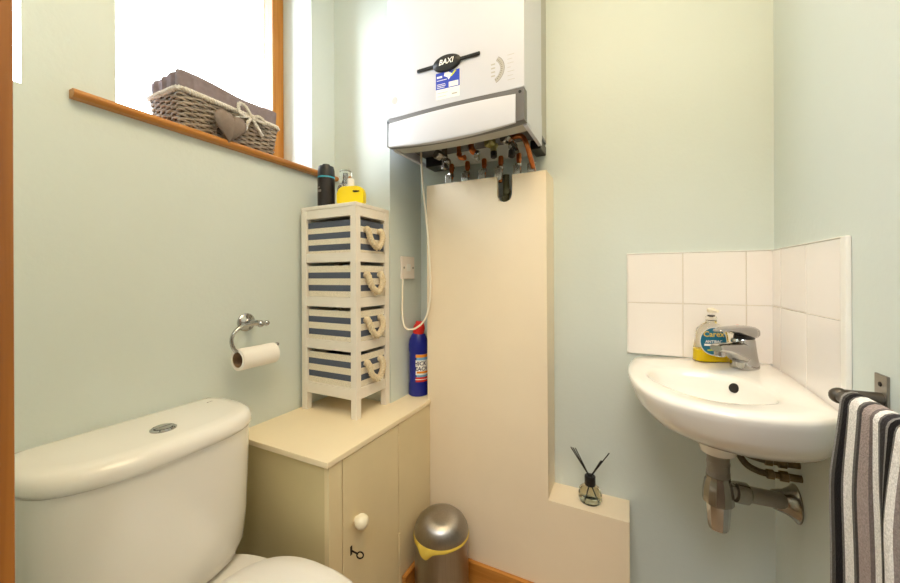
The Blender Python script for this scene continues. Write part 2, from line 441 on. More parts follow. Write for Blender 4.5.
# ------------------------------------------------------------------ pipe boxing
YX, BL, BR, BT, ST, SR = 1.166, -0.680, -0.240, 1.438, 0.388, -0.008
bm = B_()
sl = [(-0.405, YX, BT), (-0.405, YX, 1.372)]
for k in range(1, 12):
    a = PI + PI * k / 12
    sl.append((-0.379 + 0.026 * math.cos(a), YX, 1.372 + 0.024 * math.sin(a)))
sl += [(-0.353, YX, 1.372), (-0.353, YX, BT)]
front = [(BL, YX, 0), (BL, YX, BT)] + sl + [(BR, YX, BT), (BR, YX, ST), (SR, YX, ST), (SR, YX, 0)]
prism(bm, front[::-1], (0, 0.016, 0), 0.0012)
box(bm, (BR - 0.016, YX + 0.015, ST - 0.01), (BR, YB, BT), 0.001)
box(bm, (BL, YX + 0.015, 0), (BL + 0.016, YB, BT), 0.001)
box(bm, (BR - 0.014, YX + 0.015, ST - 0.016), (SR, YB, ST), 0.001)
box(bm, (SR - 0.016, YX + 0.015, 0), (SR, YB, ST - 0.015), 0.001)
tag(link('pipe_boxing', bm, 'boxing', origin=(BL, YX, 0)), 'tall cream boxed-in pipe casing under the boiler, stepping down to a low ledge', 'boxing')
bm = B_(); box(bm, (-0.668, YX - 0.016, 0), (SR - 0.02, YX, 0.113), 0.003); struct('baseboard_back', bm, 'pine_x')
bm = B_(); box(bm, (-0.668, 0.975, 0), (-0.652, YX - 0.016, 0.133), 0.003); struct('baseboard_left', bm, 'pine_sill')

# ------------------------------------------------------------------ built-in cupboard
XF, ZT = -0.669, 0.6466
cb = thing('cupboard', 'low cream built-in cupboard with round knob under the drawer tower', 'cupboard', (XF, 0.66, 0))
bm = B_()
pl = [(XL, 0.655, ZT), (XF + 0.004, 0.655, ZT), (XF + 0.004, YX, ZT), (BL, YX, ZT), (BL, YB - 0.002, ZT), (XP, YB - 0.002, ZT), (XP, YP, ZT), (XL, YP, ZT)]
prism(bm, [(x, y, ZT - 0.016) for x, y, z in pl], (0, 0, 0.016), 0.003)
link('worktop', bm, 'cream', cb)
bm = B_(); box(bm, (XL, 0.665, 0), (XF - 0.0165, 0.677, ZT - 0.016), 0.001); link('side_panel', bm, 'cupboard_side_shaded', cb)
bm = B_(); box(bm, (XF - 0.016, 0.664, 0), (XF, 0.709, ZT - 0.016), 0.001); link('stile', bm, 'cupboard', cb)
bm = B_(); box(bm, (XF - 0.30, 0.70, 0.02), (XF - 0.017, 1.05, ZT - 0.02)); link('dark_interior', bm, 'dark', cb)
bm = B_(); box(bm, (XF - 0.016, 0.964, 0), (XF, YX - 0.001, ZT - 0.016), 0.001); link('fixed_panel', bm, 'cupboard', cb)
bm = B_(); box(bm, (XF - 0.016, 0.7125, 0.05), (XF, 0.9615, ZT - 0.018), 0.001); dd = link('door', bm, 'cupboard', cb)
bm = B_()
lathe(bm, (XF, 0.762, 0.444), (1, 0, 0), [(0.010, -0.002), (0.010, 0.003), (0.0125, 0.005), (0.0172, 0.0095), (0.0192, 0.016), (0.0192, 0.022), (0.0172, 0.0285), (0.0125, 0.033), (0.007, 0.0355), (0, 0.0362)], 28)
link('knob', bm, 'knob', dd)
bm = B_(); box(bm, (XF, 0.738, 0.362), (XF + 0.0012, 0.745, 0.386), 0.0005); k_ = link('keyhole_plate', bm, 'iron', dd)
for zc in (0.568, 0.25):
    bm = B_(); rod(bm, (XF + 0.001, 0.963, zc - 0.03), (XF + 0.001, 0.963, zc + 0.03), 0.0035, 12)
    for dz in (-0.012, 0.012): lathe(bm, (XF + 0.001, 0.963, zc + dz), (0, 0, 1), [(0.0042, -0.0012), (0.0042, 0.0012)], 12)
    link('hinge', bm, 'cupboard', cb)
bm = B_(); rod(bm, (XF + 0.0015, 0.7415, 0.374), (XF + 0.022, 0.7435, 0.371), 0.0022, 10)
ring = [(XF + 0.029 + 0.0075 * math.cos(a), 0.7435 + 0.004 * math.cos(a), 0.370 + 0.0085 * math.sin(a)) for a in [2 * PI * k / 20 for k in range(20)]]
tube(bm, ring, 0.0019, 8, True)
tag(link('key', bm, 'iron', origin=(XF, 0.7415, 0.374)), 'small black iron key in the lock of the cream cupboard door', 'key')

# ------------------------------------------------------------------ drawer tower
TX0, TX1, TY0, TY1, TZ0, TZ1 = -1.020, -0.778, 0.890, 1.066, ZT, 1.340
tw = thing('drawer_tower', 'slim white wooden tower of four striped fabric drawers with rope handles', 'drawer unit', ((TX0 + TX1) / 2, (TY0 + TY1) / 2, TZ0))
P = 0.023
for x in (TX0, TX1 - P):
    for y in (TY0, TY1 - P):
        bm = B_(); box(bm, (x, y, TZ0), (x + P, y + P, TZ1 - 0.012), 0.0012); link('post', bm, 'towerwhite', tw)
bm = B_(); box(bm, (TX0, TY0, TZ1 - 0.012), (TX1, TY1, TZ1), 0.0015)
link('top_board', bm, 'towerwhite', tw)
def rail_ring(z0, z1, floor_):
    bm = B_(); i = 0.002
    box(bm, (TX0 + P, TY0 + i, z0), (TX1 - P, TY0 + P - i, z1), 0.0008)
    box(bm, (TX0 + P, TY1 - P + i, z0), (TX1 - P, TY1 - i, z1), 0.0008)
    box(bm, (TX1 - P + i, TY0 + P, z0), (TX1 - i, TY1 - P, z1), 0.0008)
    box(bm, (TX0 + i, TY0 + P, z0), (TX0 + P - i, TY1 - P, z1), 0.0008)
    if floor_: box(bm, (TX0 + P, TY0 + P, z0 + 0.006), (TX1 - P, TY1 - P, z1 - 0.004))
    link('rail', bm, 'towerwhite', tw)
rows = [(1.298, 1.180), (1.150, 1.034), (1.002, 0.890), (0.8595, 0.743)]
rail_ring(1.298, TZ1 - 0.012, False)
for a, b in ((1.180, 1.150), (1.034, 1.002), (0.890, 0.8595), (0.743, 0.707)): rail_ring(b, a, True)
zc = TZ0
for i, (zt, zb) in enumerate(rows):
    # first drawer starts with a blue band, the others with a cream one
    top = zt - 0.012
    if i == 0: stops = [(0, CREAMF), (0.48, NAVY)]
    else: stops = [(0, NAVY), (0.48, CREAMF)]
    per = 0.0385 if i == 0 else 0.042
    off = -(top - zc) % per + (0.0 if i == 0 else 0.0)
    m = stripes('striped_drawer_cloth_%d' % i, 'Z', stops, per, off, bscale=500, bump=0.3)
    bm = B_(); x0, x1, y0, y1 = TX0 + 0.012, TX1 - 0.006, TY0 + 0.008, TY1 - 0.010
    # open-topped cloth box with slightly soft sides
    n = 6
    def ringz(z, s, x0=x0, x1=x1, y0=y0, y1=y1):
        return [(x0 + s, y0 + s, z), (x1 - s, y0 + s, z), (x1 - s, y1 - s, z), (x0 + s, y1 - s, z)]
    # keep the cloth between the posts
    def oct_(z, s):
        q = P + 0.0015
        X0, X1, Y0, Y1 = x0 + s, x1 - s, y0 + s, y1 - s
        A, Bx, Cy, D = TX0 + q + s, TX1 - q - s, TY0 + q + s, TY1 - q - s
        return [(A, Y0, z), (Bx, Y0, z), (Bx, Cy, z), (X1, Cy, z), (X1, D, z), (Bx, D, z), (Bx, Y1, z), (A, Y1, z), (A, D, z), (X0, D, z), (X0, Cy, z), (A, Cy, z)]
    loft(bm, [oct_(zb + 0.001, 0.001), oct_(zb + 0.06, 0.0), oct_(top, 0.0005), oct_(top, 0.004), oct_(zb + 0.006, 0.004)])
    dw = link('drawer', bm, m, tw)
    xf = x1; ym = (TY0 + TY1) / 2; zr = top - 0.030; hw = 0.036
    for sgn in (-1, 1):
        bm = B_(); lathe(bm, (xf - 0.0005, ym + sgn * hw, zr), (1, 0, 0), [(0.0045, 0), (0.0065, 0.0005), (0.0065, 0.0015), (0.0045, 0.002)], 14)
        link('eyelet', bm, 'iron', dw)
    jit = random.uniform(-0.004, 0.004)
    pts = smooth_path([(xf - 0.004, ym - hw, zr), (xf + 0.012, ym - hw + 0.001, zr - 0.004), (xf + 0.018, ym - hw + 0.008, zr - 0.032 + jit), (xf + 0.020, ym - 0.006, zr - 0.054), (xf + 0.020, ym + 0.010, zr - 0.054 + jit), (xf + 0.019, ym + hw - 0.004, zr - 0.03), (xf + 0.012, ym + hw, zr - 0.003), (xf - 0.004, ym + hw, zr)], 12)
    bm = B_(); twisted(bm, resample(pts, 0.002), 0.0105, 3, 0.028, 8)
    for sgn in (-1, 1): sphere(bm, (xf + 0.009, ym + sgn * hw, zr + 0.001), 0.0108, n=12)
    link('rope_handle', bm, 'rope', dw, sharp=60)

# ------------------------------------------------------------------ toiletries on the tower
t = thing('deodorant_can', 'tall charcoal spray can with a thin cyan band on the drawer tower', 'spray can', (-0.943, 0.930, TZ1))
bm = B_(); lathe(bm, (-0.943, 0.930, TZ1), (0, 0, 1), [(0.0275, 0), (0.029, 0.002), (0.029, 0.098), (0.0285, 0.100)], 32); link('can', bm, 'can', t)
bm = B_(); lathe(bm, (-0.943, 0.930, TZ1 + 0.1), (0, 0, 1), [(0.0288, 0), (0.0288, 0.005)], 32); link('band', bm, 'cyan', t)
bm = B_(); lathe(bm, (-0.943, 0.930, TZ1 + 0.105), (0, 0, 1), [(0.0286, 0), (0.0275, 0.024), (0.025, 0.036), (0.013, 0.038), (0.0125, 0.044), (0, 0.045)], 32); link('cap', bm, 'black', t)
pc = lambda r, cx, cy, z0, th0: (lambda x, y: Vector((cx + r * math.sin(th0 + x / r), cy - r * math.cos(th0 + x / r), z0 + y)))
bm = B_(); pp = pc(0.0292, -0.943, 0.930, TZ1 + 0.062, -0.15)
patch(bm, pp, -0.012, -0.012, 0.010, -0.004, 5); patch(bm, pp, -0.012, 0.002, 0.004, 0.006, 4)
link('label', bm, 'print_grey', t)
t = thing('perfume_bottle', 'speckled grey bottle with clear tall cap behind the yellow bottle', 'bottle', (-0.885, 0.962, TZ1))
bm = B_(); lathe(bm, (-0.885, 0.962, TZ1), (0, 0, 1), [(0.026, 0), (0.028, 0.002), (0.028, 0.066), (0.024, 0.076), (0.012, 0.082)], 32); link('body', bm, 'speckle', t)
bm = B_(); lathe(bm, (-0.885, 0.962, TZ1 + 0.0825), (0, 0, 1), [(0.008, 0), (0.008, 0.010), (0.006, 0.012), (0.006, 0.036), (0, 0.037)], 20); link('nozzle', bm, 'chrome', t)
bm = B_(); lathe(bm, (-0.885, 0.962, TZ1 + 0.0825), (0, 0, 1), [(0.0205, 0), (0.0205, 0.045), (0.019, 0.0465), (0, 0.047)], 28)
link('cap', bm, 'clear', t)
t = thing('yellow_bottle', 'flat bright yellow perfume bottle with a white cap on the drawer tower', 'bottle', (-0.826, 0.925, TZ1))
u = Vector((0.93, 0.30, 0)).normalized(); nrm = Vector((0.30, -0.93, 0)).normalized()
def ypl(x, y): return Vector((-0.826, 0.925, TZ1)) + u * x + Vector((0, 0, y)) + nrm * 0.0125
poly = []
W, Hh, R = 0.046, 0.058, 0.022
for cx, cy, a0, r in ((W - 0.006, 0.006, -PI / 2, 0.006), (W - R, Hh - R, 0, R), (-W + R, Hh - R, PI / 2, R), (-W + 0.006, 0.006, PI, 0.006)):
    for k in range(7):
        a = a0 + PI / 2 * k / 6; poly.append(ypl(cx + r * math.cos(a), cy + r * math.sin(a)))
bm = B_(); prism(bm, poly, -nrm * 0.025, 0.004); link('body', bm, 'yellow', t)
bm = B_(); lathe(bm, Vector((-0.826, 0.925, TZ1 + Hh)) - u * 0.002, (0, 0, 1), [(0.011, 0), (0.011, 0.024), (0.010, 0.026), (0, 0.026)], 24); link('cap', bm, 'white_plastic', t)
bm = B_(); pf = lambda x, y: ypl(x, y) + nrm * 0.0004
em = [(0.009, 0.041), (0.013, 0.0375), (0.020, 0.037), (0.030, 0.038), (0.035, 0.0395), (0.030, 0.041), (0.034, 0.0435), (0.027, 0.0425), (0.021, 0.0435), (0.016, 0.043), (0.012, 0.044)]
bm.faces.new([bm.verts.new(pf(x, y)) for x, y in em]); link('emblem', bm, 'black', t)

# ------------------------------------------------------------------ boiler
bo = thing('boiler', 'white wall-hung combi boiler with black badge and pipes below', 'boiler', (-0.487, YB, 1.50))
X0, X1, YFB = -0.715, -0.258, 0.973
bm = B_(); box(bm, (X0, YFB, 1.617), (X1, 1.184, 2.33), 0.004); box(bm, (X0, 1.0, 1.533), (X0 + 0.003, 1.184, 1.62)); box(bm, (X1 - 0.003, 1.0, 1.533), (X1, 1.184, 1.62))
link('casing', bm, 'boiler_white', bo)
bm = B_(); box(bm, (X0 + 0.01, 1.184, 1.56), (X1 - 0.006, YB, 2.32)); link('wall_frame', bm, 'under_grey', bo)
# grey fascia frame and white drop panel
def arc(x, d): t_ = (x - X0) / (X1 - X0) * 2 - 1; return d * (1 - t_ * t_)
bm = B_()
n = 20; xs = [X0 + (X1 - X0) * i / n for i in range(n + 1)]
topc = [(x, YFB - 0.004, 1.613 + arc(x, 0.006)) for x in xs]; botc = [(x, YFB - 0.004, 1.526 - arc(x, 0.011)) for x in xs]
prism(bm, topc + botc[::-1], (0, 0.03, 0), 0.002)
fr_ = link('fascia_frame', bm, 'boiler_grey', bo)
bm = B_(); n = 20; xa, xb = X0 + 0.012, X1 - 0.024; xs = [xa + (xb - xa) * i / n for i in range(n + 1)]
def bul(x): t_ = (x - xa) / (xb - xa) * 2 - 1; return 0.006 + 0.010 * (1 - t_ * t_)
tp = [1.5985 + arc(x, 0.007) for x in xs]; bt = [1.5235 - arc(x, 0.0165) for x in xs]
rings = []
for f in (0.0, 0.06, 0.5, 0.94, 1.0):
    rings.append([(x, YFB - 0.004 - bul(x) * {0.0: 0.1, 0.06: 0.35, 0.5: 0.9, 0.94: 1.0, 1.0: 0.8}[f], a + (b - a) * f) for x, a, b in zip(xs, tp, bt)])
front_ = [[bm.verts.new(p) for p in r] for r in rings]
for A, Bq in zip(front_, front_[1:]):
    for k in range(n): bm.faces.new([A[k], A[k + 1], Bq[k + 1], Bq[k]])
bm.normal_update()
bk = [[bm.verts.new((p[0], YFB - 0.003, p[2])) for p in r] for r in (rings[0], rings[-1])]
for k in range(n):
    bm.faces.new([front_[0][k], bk[0][k], bk[0][k + 1], front_[0][k + 1]]); bm.faces.new([front_[-1][k + 1], bk[1][k + 1], bk[1][k], front_[-1][k]])
for k in (0, n): bm.faces.new([r[k] for r in front_] + [bk[1][k], bk[0][k]])
link('drop_panel', bm, 'boiler_white', bo)
for x in (X0 + 0.006, X1 - 0.012):
    bm = B_(); lathe(bm, (x, YFB - 0.004, 1.604), (0, -1, 0), [(0.0045, 0), (0.004, 0.001)], 16); link('screw_cap', bm, 'black', bo)
# underside: lip, dark recess, pipe plate
bm = B_(); prism(bm, [(x, YFB + 0.026, 1.527 - arc(x, 0.010)) for x in [X0 + (X1 - X0) * i / 20 for i in range(21)]] + [(X1, YFB + 0.026, 1.53), (X0, YFB + 0.026, 1.53)], (0, 0.05, 0))
link('underside_lip', bm, 'under_grey', bo)
bm = B_(); box(bm, (X0 + 0.004, 1.04, 1.556), (X1 - 0.004, 1.27, 1.565)); link('underside_plate', bm, 'boiler_grey', bo)
for xa_, xb_, ye in ((X0, X0 + 0.012, 1.255), (X1 - 0.012, X1, 1.184)):
    bm = B_(); box(bm, (xa_, 1.0, 1.522), (xb_, ye, 1.534), 0.002); link('bottom_rail', bm, 'boiler_white', bo)
bm = B_(); box(bm, (-0.625, 1.205, 1.506), (-0.300, 1.209, 1.57)); link('pipe_plate', bm, 'plate_grey', bo)
bm = B_(); box(bm, (X0 + 0.012, 1.20, 1.518), (-0.612, 1.27, 1.556), 0.003); link('bracket_and_shade', bm, 'black', bo)  # black block stands in for the shadowed hollow; the right one is a bracket
bm = B_(); box(bm, (-0.298, 1.19, 1.518), (-0.263, 1.275, 1.548), 0.003); link('bracket_and_shade', bm, 'black', bo)
# upper fittings in front of the plate
def fitting(parts):
    first = None
    for nm, bm, m in parts:
        o = link(nm, bm, m, first or bo); first = first or o
def cyl(p, q, prof, n=20):
    bm = B_(); p = Vector(p); q = Vector(q); L = (q - p).length
    lathe(bm, p, q - p, [(r, h * L) for r, h in prof], n); return bm
# left drain valve
a, b = Vector((-0.598, 1.10, 1.528)), Vector((-0.572, 1.15, 1.495))
bm = B_(); lathe(bm, (-0.594, 1.105, 1.520), (-0.35, -0.9, 0.1), [(0.012, -0.03), (0.012, -0.004), (0.0165, -0.004), (0.0165, 0.012), (0.014, 0.015), (0, 0.015)], 8)
rod(bm, (-0.588, 1.135, 1.555), (-0.588, 1.135, 1.478), 0.010, 14); lathe(bm, (-0.588, 1.135, 1.476), (0, 0, 1), [(0.008, 0), (0.013, 0.004), (0.013, 0.016), (0.009, 0.02)], 6)
sphere(bm, (-0.574, 1.13, 1.502), 0.013, n=14)
v_ = link('drain_valve', bm, 'chrome_worn', bo)
bm = B_(); rod(bm, (-0.575, 1.12, 1.490), (-0.556, 1.09, 1.470), 0.006, 10); link('valve_tip', bm, 'black', v_)
# copper elbow stub
bm = B_(); tube(bm, smooth_path([(-0.526, 1.12, 1.556), (-0.525, 1.12, 1.53), (-0.522, 1.12, 1.508), (-0.512, 1.118, 1.502), (-0.500, 1.115, 1.502)], 6), 0.0075, 14)
lathe(bm, (-0.524, 1.12, 1.512), (0, 0, 1), [(0.009, 0), (0.009, 0.01)], 14); lathe(bm, (-0.508, 1.117, 1.5015), (1, -.2, 0), [(0.0095, 0), (0.0095, 0.008)], 14)
link('copper_elbow', bm, 'copper', bo)
bm = B_(); tube(bm, smooth_path([(-0.481, 1.12, 1.556), (-0.477, 1.115, 1.535), (-0.470, 1.11, 1.518), (-0.458, 1.12, 1.508)], 6), 0.0105, 14)
c3 = link('copper_elbow', bm, 'copper', bo)
bm = B_(); lathe(bm, (-0.459, 1.115, 1.515), (0.25, 0, -1), [(0.009, 0), (0.011, 0.004), (0.011, 0.012), (0.007, 0.016), (0.006, 0.030), (0, 0.031)], 8); box(bm, (-0.462, 1.098, 1.486), (-0.448, 1.102, 1.502), 0.001); link('lever', bm, 'chrome', c3)
bm = B_(); lathe(bm, (-0.412, 1.115, 1.535), (-0.4, -0.9, 0.1), [(0.010, -0.03), (0.010, -0.004), (0.0165, -0.003), (0.0165, 0.010), (0.012, 0.014), (0, 0.014)], 8); rod(bm, (-0.408, 1.13, 1.556), (-0.402, 1.13, 1.50), 0.010, 14); br = link('brass_valve', bm, 'brass', bo)
bm = B_(); lathe(bm, (-0.400, 1.12, 1.505), (0.1, -0.2, -1), [(0.011, 0), (0.011, 0.018), (0.008, 0.02)], 8); link('black_cap', bm, 'black', br)
bm = B_(); lathe(bm, (-0.352, 1.105, 1.535), (-0.4, -0.9, 0.1), [(0.011, -0.03), (0.011, -0.004), (0.0175, -0.003), (0.0175, 0.012), (0.014, 0.016), (0, 0.016)], 8)
rod(bm, (-0.349, 1.125, 1.54), (-0.325, 1.12, 1.492), 0.011, 16); lathe(bm, (-0.337, 1.122, 1.515), (0.5, 0, -1), [(0.0145, -0.004), (0.0145, 0.008)], 8); v5 = link('drain_valve', bm, 'chrome_worn', bo)
bm = B_(); lathe(bm, (-0.337, 1.115, 1.497), (0.0, -0.2, -1), [(0.012, 0), (0.012, 0.018), (0.009, 0.02)], 8); link('black_cap', bm, 'black', v5)
bm = B_(); tube(bm, smooth_path([(-0.352, 1.14, 1.556), (-0.338, 1.125, 1.545), (-0.312, 1.12, 1.542), (-0.300, 1.12, 1.533), (-0.290, 1.12, 1.508), (-0.284, 1.13, 1.48), (-0.284, 1.16, 1.462), (-0.287, 1.19, 1.45)], 8), 0.0078, 14)
link('copper_pipe', bm, 'copper', bo)
# lower row of tails with isolation valves running down behind the boxing
for i, xc in enumerate((-0.590, -0.526, -0.462, -0.4005, -0.337, -0.289)):
    y = 1.195
    bm = B_()
    if i < 5: rod(bm, (xc, y, 1.514), (xc - 0.002, y, 1.36 if i != 3 else 1.425), 0.0072, 14); lathe(bm, (xc, y, 1.488), (0, 0, 1), [(0.009, 0), (0.009, 0.022)], 14)
    else: rod(bm, (xc, y, 1.45), (xc, y, 1.36), 0.0072, 14)
    tl = link('pipe_tail', bm, 'copper', bo)
    bm = B_(); xv = xc - 0.003
    lathe(bm, (xv, y, 1.440), (0, 0, 1), [(0.010, 0), (0.0125, 0.002), (0.0125, 0.016), (0.009, 0.018), (0.009, 0.026), (0.0125, 0.028), (0.0125, 0.038), (0.010, 0.040)], 6)
    box(bm, (xv - 0.012, y - 0.022, 1.428), (xv + 0.012, y - 0.016, 1.470), 0.002); rod(bm, (xv, y, 1.459), (xv, y - 0.024, 1.459), 0.005, 10)
    link('isolation_valve', bm, 'chrome_worn', tl)
bm = B_(); rod(bm, (-0.385, 1.205, 1.45), (-0.385, 1.205, 1.33), 0.011, 12); lathe(bm, (-0.378, 1.20, 1.39), (0, -1, 0), [(0.012, 0), (0.012, 0.014), (0.008, 0.016)], 8); lathe(bm, (-0.388, 1.20, 1.365), (0, -1, 0), [(0.010, 0), (0.010, 0.012)], 8)
link('filling_valve', bm, 'pcb', bo)
# front markings
F = YFB - 0.0004
fp = flat((-0.494, F, 1.742), (1, 0, 0), (0, 0, 1))
bm = B_(); lathe(bm, (-0.494, YFB, 1.742), (0, -1, 0), [(0.047, 0), (0.047, 0.004), (0.042, 0.008), (0.02, 0.0105), (0, 0.011)], 40, 1.0, 0.53, u=(1, 0, 0))
bd = link('badge', bm, 'black', bo)
for xa_, xb_ in ((-0.598, -0.53), (-0.458, -0.386)):
    bm = B_(); box(bm, (xa_, YFB - 0.006, 1.737), (xb_, YFB, 1.7475), 0.003); link('badge_bar', bm, 'black', bd)
bm = B_(); text_mesh(bm, 'BAXI', 0.022, flat((-0.493, YFB - 0.0112, 1.742), (1, 0, 0), (0, 0, 1)), 0.25, True); link('lettering', bm, 'label_white', bd)
# sticker
sx, sz = -0.4925, 1.682
sp_ = lambda d: flat((sx, YFB - d, sz), (1, 0, -0.03), (0, 0, 1))
bm = B_(); patch(bm, sp_(0.0003), -0.040, -0.044, 0.040, 0.036); st_ = link('sticker', bm, 'label_white', bo)
bm = B_(); patch(bm, sp_(0.0006), -0.040, -0.014, 0.040, 0.036); s2 = link('sticker_panel', bm, 'sticker_blue', st_)
bm = B_()
P3 = sp_(0.0009)
patch(bm, P3, 0.004, -0.012, 0.036, 0.003)
for yy, w in ((0.012, 0.034), (0.000, 0.028), (-0.005, 0.030), (-0.010, 0.026)): patch(bm, P3, -0.036, yy, -0.036 + w, yy + 0.0018)
patch(bm, P3, -0.036, 0.020, -0.018, 0.026)
bm.faces.new([bm.verts.new(P3(*q)) for q in ((-0.012, 0.024), (0.000, 0.018), (0.004, 0.010), (0.010, 0.018), (0.016, 0.026), (0.004, 0.034), (-0.010, 0.034))])
link('sticker_print', bm, 'label_white', st_)
bm = B_(); P4 = sp_(0.0011); bm.faces.new([bm.verts.new(P4(*q)) for q in ((0.010, 0.020), (0.014, 0.018), (0.030, 0.033), (0.024, 0.035))]); link('sticker_flash', bm, 'lime', st_)
bm = B_()
for yy, w in ((-0.026, 0.034), (-0.036, 0.030)): patch(bm, P3, -0.034, yy, -0.034 + w, yy + 0.0012)
patch(bm, P3, 0.014, -0.036, 0.032, -0.032)
link('sticker_small_print', bm, 'print_light', st_)
# dial print
bm = B_(); dc = flat((-0.356, F, 1.684), (1, 0, 0), (0, 0, 1))
def arcstrip(bm, r0, r1, a0, a1, n=24):
    pts = [(a0 + (a1 - a0) * k / n) for k in range(n + 1)]
    A = [bm.verts.new(dc(r0 * math.cos(t), r0 * math.sin(t) * 1.0)) for t in pts]; Bv = [bm.verts.new(dc(r1 * math.cos(t), r1 * math.sin(t))) for t in pts]
    for k in range(n): bm.faces.new([A[k], Bv[k], Bv[k + 1], A[k + 1]])
arcstrip(bm, 0.0405, 0.042, -1.15, 0.95); arcstrip(bm, 0.029, 0.0297, -1.15, 0.95)
for k in range(13):
    t_ = -1.1 + 2.0 * k / 12; arcstrip(bm, 0.031, 0.036, t_, t_ + 0.05, 1)
link('dial_scale', bm, 'print_grey', bo)
bm = B_()
arcstrip(bm, 0.030, 0.040, -1.15, 0.95)
for k, w in enumerate((0.020, 0.014, 0.018, 0.010, 0.020, 0.016, 0.021)):
    patch(bm, dc, 0.050, 0.030 - 0.0115 * k, 0.050 + w, 0.0312 - 0.0115 * k)
for k in range(4): patch(bm, dc, 0.002, 0.014 - 0.011 * k, 0.014, 0.018 - 0.011 * k)
for k in bm.verts: k.co.y += 0.0002
link('dial_print', bm, 'print_light', bo)
bm = B_(); disc(bm, flat((-0.697, F, 1.672), (1, 0, 0), (0, 0, 1)), 0.012, 0, 0.011, 0.012); link('round_sticker', bm, 'print_light', bo)

# ------------------------------------------------------------------ fused spur on the wall and its flex
sk = thing('fused_spur', 'white wall socket plate beside the drawer tower with a flex', 'socket', (XP, 1.173, 1.135))
bm = B_(); box(bm, (XP, 1.130, 1.092), (XP + 0.010, 1.216, 1.178), 0.003); link('plate', bm, 'off_white', sk)
bm = B_(); box(bm, (XP + 0.009, 1.160, 1.122), (XP + 0.012, 1.186, 1.150), 0.0015); link('fuse_carrier', bm, 'white_plastic', sk)
for y in (1.142, 1.204):
    bm = B_(); lathe(bm, (XP + 0.0098, y, 1.135), (1, 0, 0), [(0.0045, 0), (0.004, 0.0012), (0, 0.0014)], 14); link('screw', bm, 'nickel', sk)
bm = B_()
tube(bm, smooth_path([(-0.688, 1.14, 1.575), (-0.686, 1.14, 1.52), (-0.681, 1.14, 1.435), (-0.668, 1.144, 1.30), (-0.660, 1.148, 1.18), (-0.656, 1.15, 1.07), (-0.660, 1.148, 1.00), (-0.674, 1.14, 0.945), (-0.700, 1.125, 0.915), (-0.728, 1.115, 0.908), (-0.748, 1.115, 0.922), (-0.760, 1.122, 0.965), (-0.764, 1.128, 1.02), (-0.766, 1.134, 1.093)], 12), 0.0035, 12)
tag(link('power_flex', bm, 'cord', origin=(-0.688, 1.14, 1.575)), 'white flex looping from the boiler down to the wall socket', 'cable')

# ------------------------------------------------------------------ bleach bottle
bx, by = -0.738, 1.198
t = thing('bleach_bottle', 'dark blue bleach bottle with red cap tucked beside the pipe boxing', 'bottle', (bx, by, ZT))
prof = [(0.034, 0), (0.037, 0.003), (0.0375, 0.012), (0.037, 0.045), (0.0355, 0.05), (0.0355, 0.165), (0.037, 0.172), (0.037, 0.195), (0.034, 0.215), (0.026, 0.232), (0.016, 0.241), (0.014, 0.246)]
bm = B_(); lathe(bm, (bx, by, ZT), (0, 0, 1), prof, 40, 1.0, 0.92); link('body', bm, 'bleach_blue', t)
bm = B_(); ax = Vector((0.16, 0.03, 1)).normalized()
lathe(bm, (bx, by, ZT + 0.236), (0.16, 0.02, 1), [(0.022, 0), (0.022, 0.024), (0.020, 0.031), (0.017, 0.036), (0.0155, 0.045), (0, 0.047)], 24); link('cap', bm, 'red', t)
def bpl(r): return lambda x, y: Vector((bx + r * math.cos(-0.98 + x / 0.036), by + r * 0.92 * math.sin(-0.98 + x / 0.036), ZT + 0.108 + y))
bm = B_(); patch(bm, bpl(0.0358), -0.052, -0.052, 0.052, 0.052, 24); lb = link('label', bm, 'label_blue', t)
bm = B_(); patch(bm, bpl(0.0361), -0.052, -0.052, 0.052, -0.034, 24); link('label_band', bm, 'label_red', lb)
bm = B_(); pb = bpl(0.0361)
pts = [(0.050 * math.cos(2 * PI * k / 26), 0.006 + 0.030 * math.sin(2 * PI * k / 26) * (0.8 + 0.2 * (k % 2))) for k in range(26)]
patch(bm, pb, -0.045, -0.026, 0.045, 0.030, 20); link('label_panel', bm, 'label_white', lb)
bm = B_(); patch(bm, pb, -0.052, 0.040, 0.052, 0.0515, 24); link('label_flash', bm, 'label_orange', lb)
bm = B_(); patch(bm, bpl(0.0364), -0.01, -0.020, 0.045, -0.012, 12); link('label_flash', bm, 'label_orange', lb)
bm = B_(); text_mesh(bm, 'THICK', 0.022, lambda x, y: bpl(0.0364)(x - 0.003, y + 0.017), 0.15, True); text_mesh(bm, 'BLEACH', 0.0205, lambda x, y: bpl(0.0364)(x - 0.001, y - 0.003), 0.15, True); link('lettering', bm, 'label_navy', lb)
bm = B_()
patch(bm, bpl(0.0364), -0.040, -0.044, 0.040, -0.0415, 16)
link('small_print', bm, 'label_white', lb)

# ------------------------------------------------------------------ toilet
TYc = 0.411
to = thing('toilet', 'white close-coupled ceramic toilet with lidded cistern and closed seat', 'toilet', (-0.60, TYc, 0))
def dshape(x_back, x_side, x_front, hw, z, n=48, p=3.0):
    hw = hw * 1.03
    """cistern outline: straight back at x_back, bowed front"""
    pts = []
    for k in range(n + 1):
        a = -PI / 2 + PI * k / n
        c, s_ = math.cos(a), math.sin(a)
        x = x_side + (x_front - x_side) * abs(c) ** (2 / p)
        y = TYc + hw * math.copysign(abs(s_) ** (2 / p), s_)
        pts.append((x, y, z))
    for k in range(1, 10):
        a = PI / 2 * k / 10
        pts.append((x_side - (x_side - x_back) * math.sin(a) ** 0.8, TYc + hw - (hw * 0.12) * (1 - math.cos(a)) , z))
    for k in range(9, 0, -1):
        a = PI / 2 * k / 10
        pts.append((x_side - (x_side - x_back) * math.sin(a) ** 0.8, TYc - hw + (hw * 0.12) * (1 - math.cos(a)), z))
    return pts
XB = XL + 0.004
ZL = 0.776
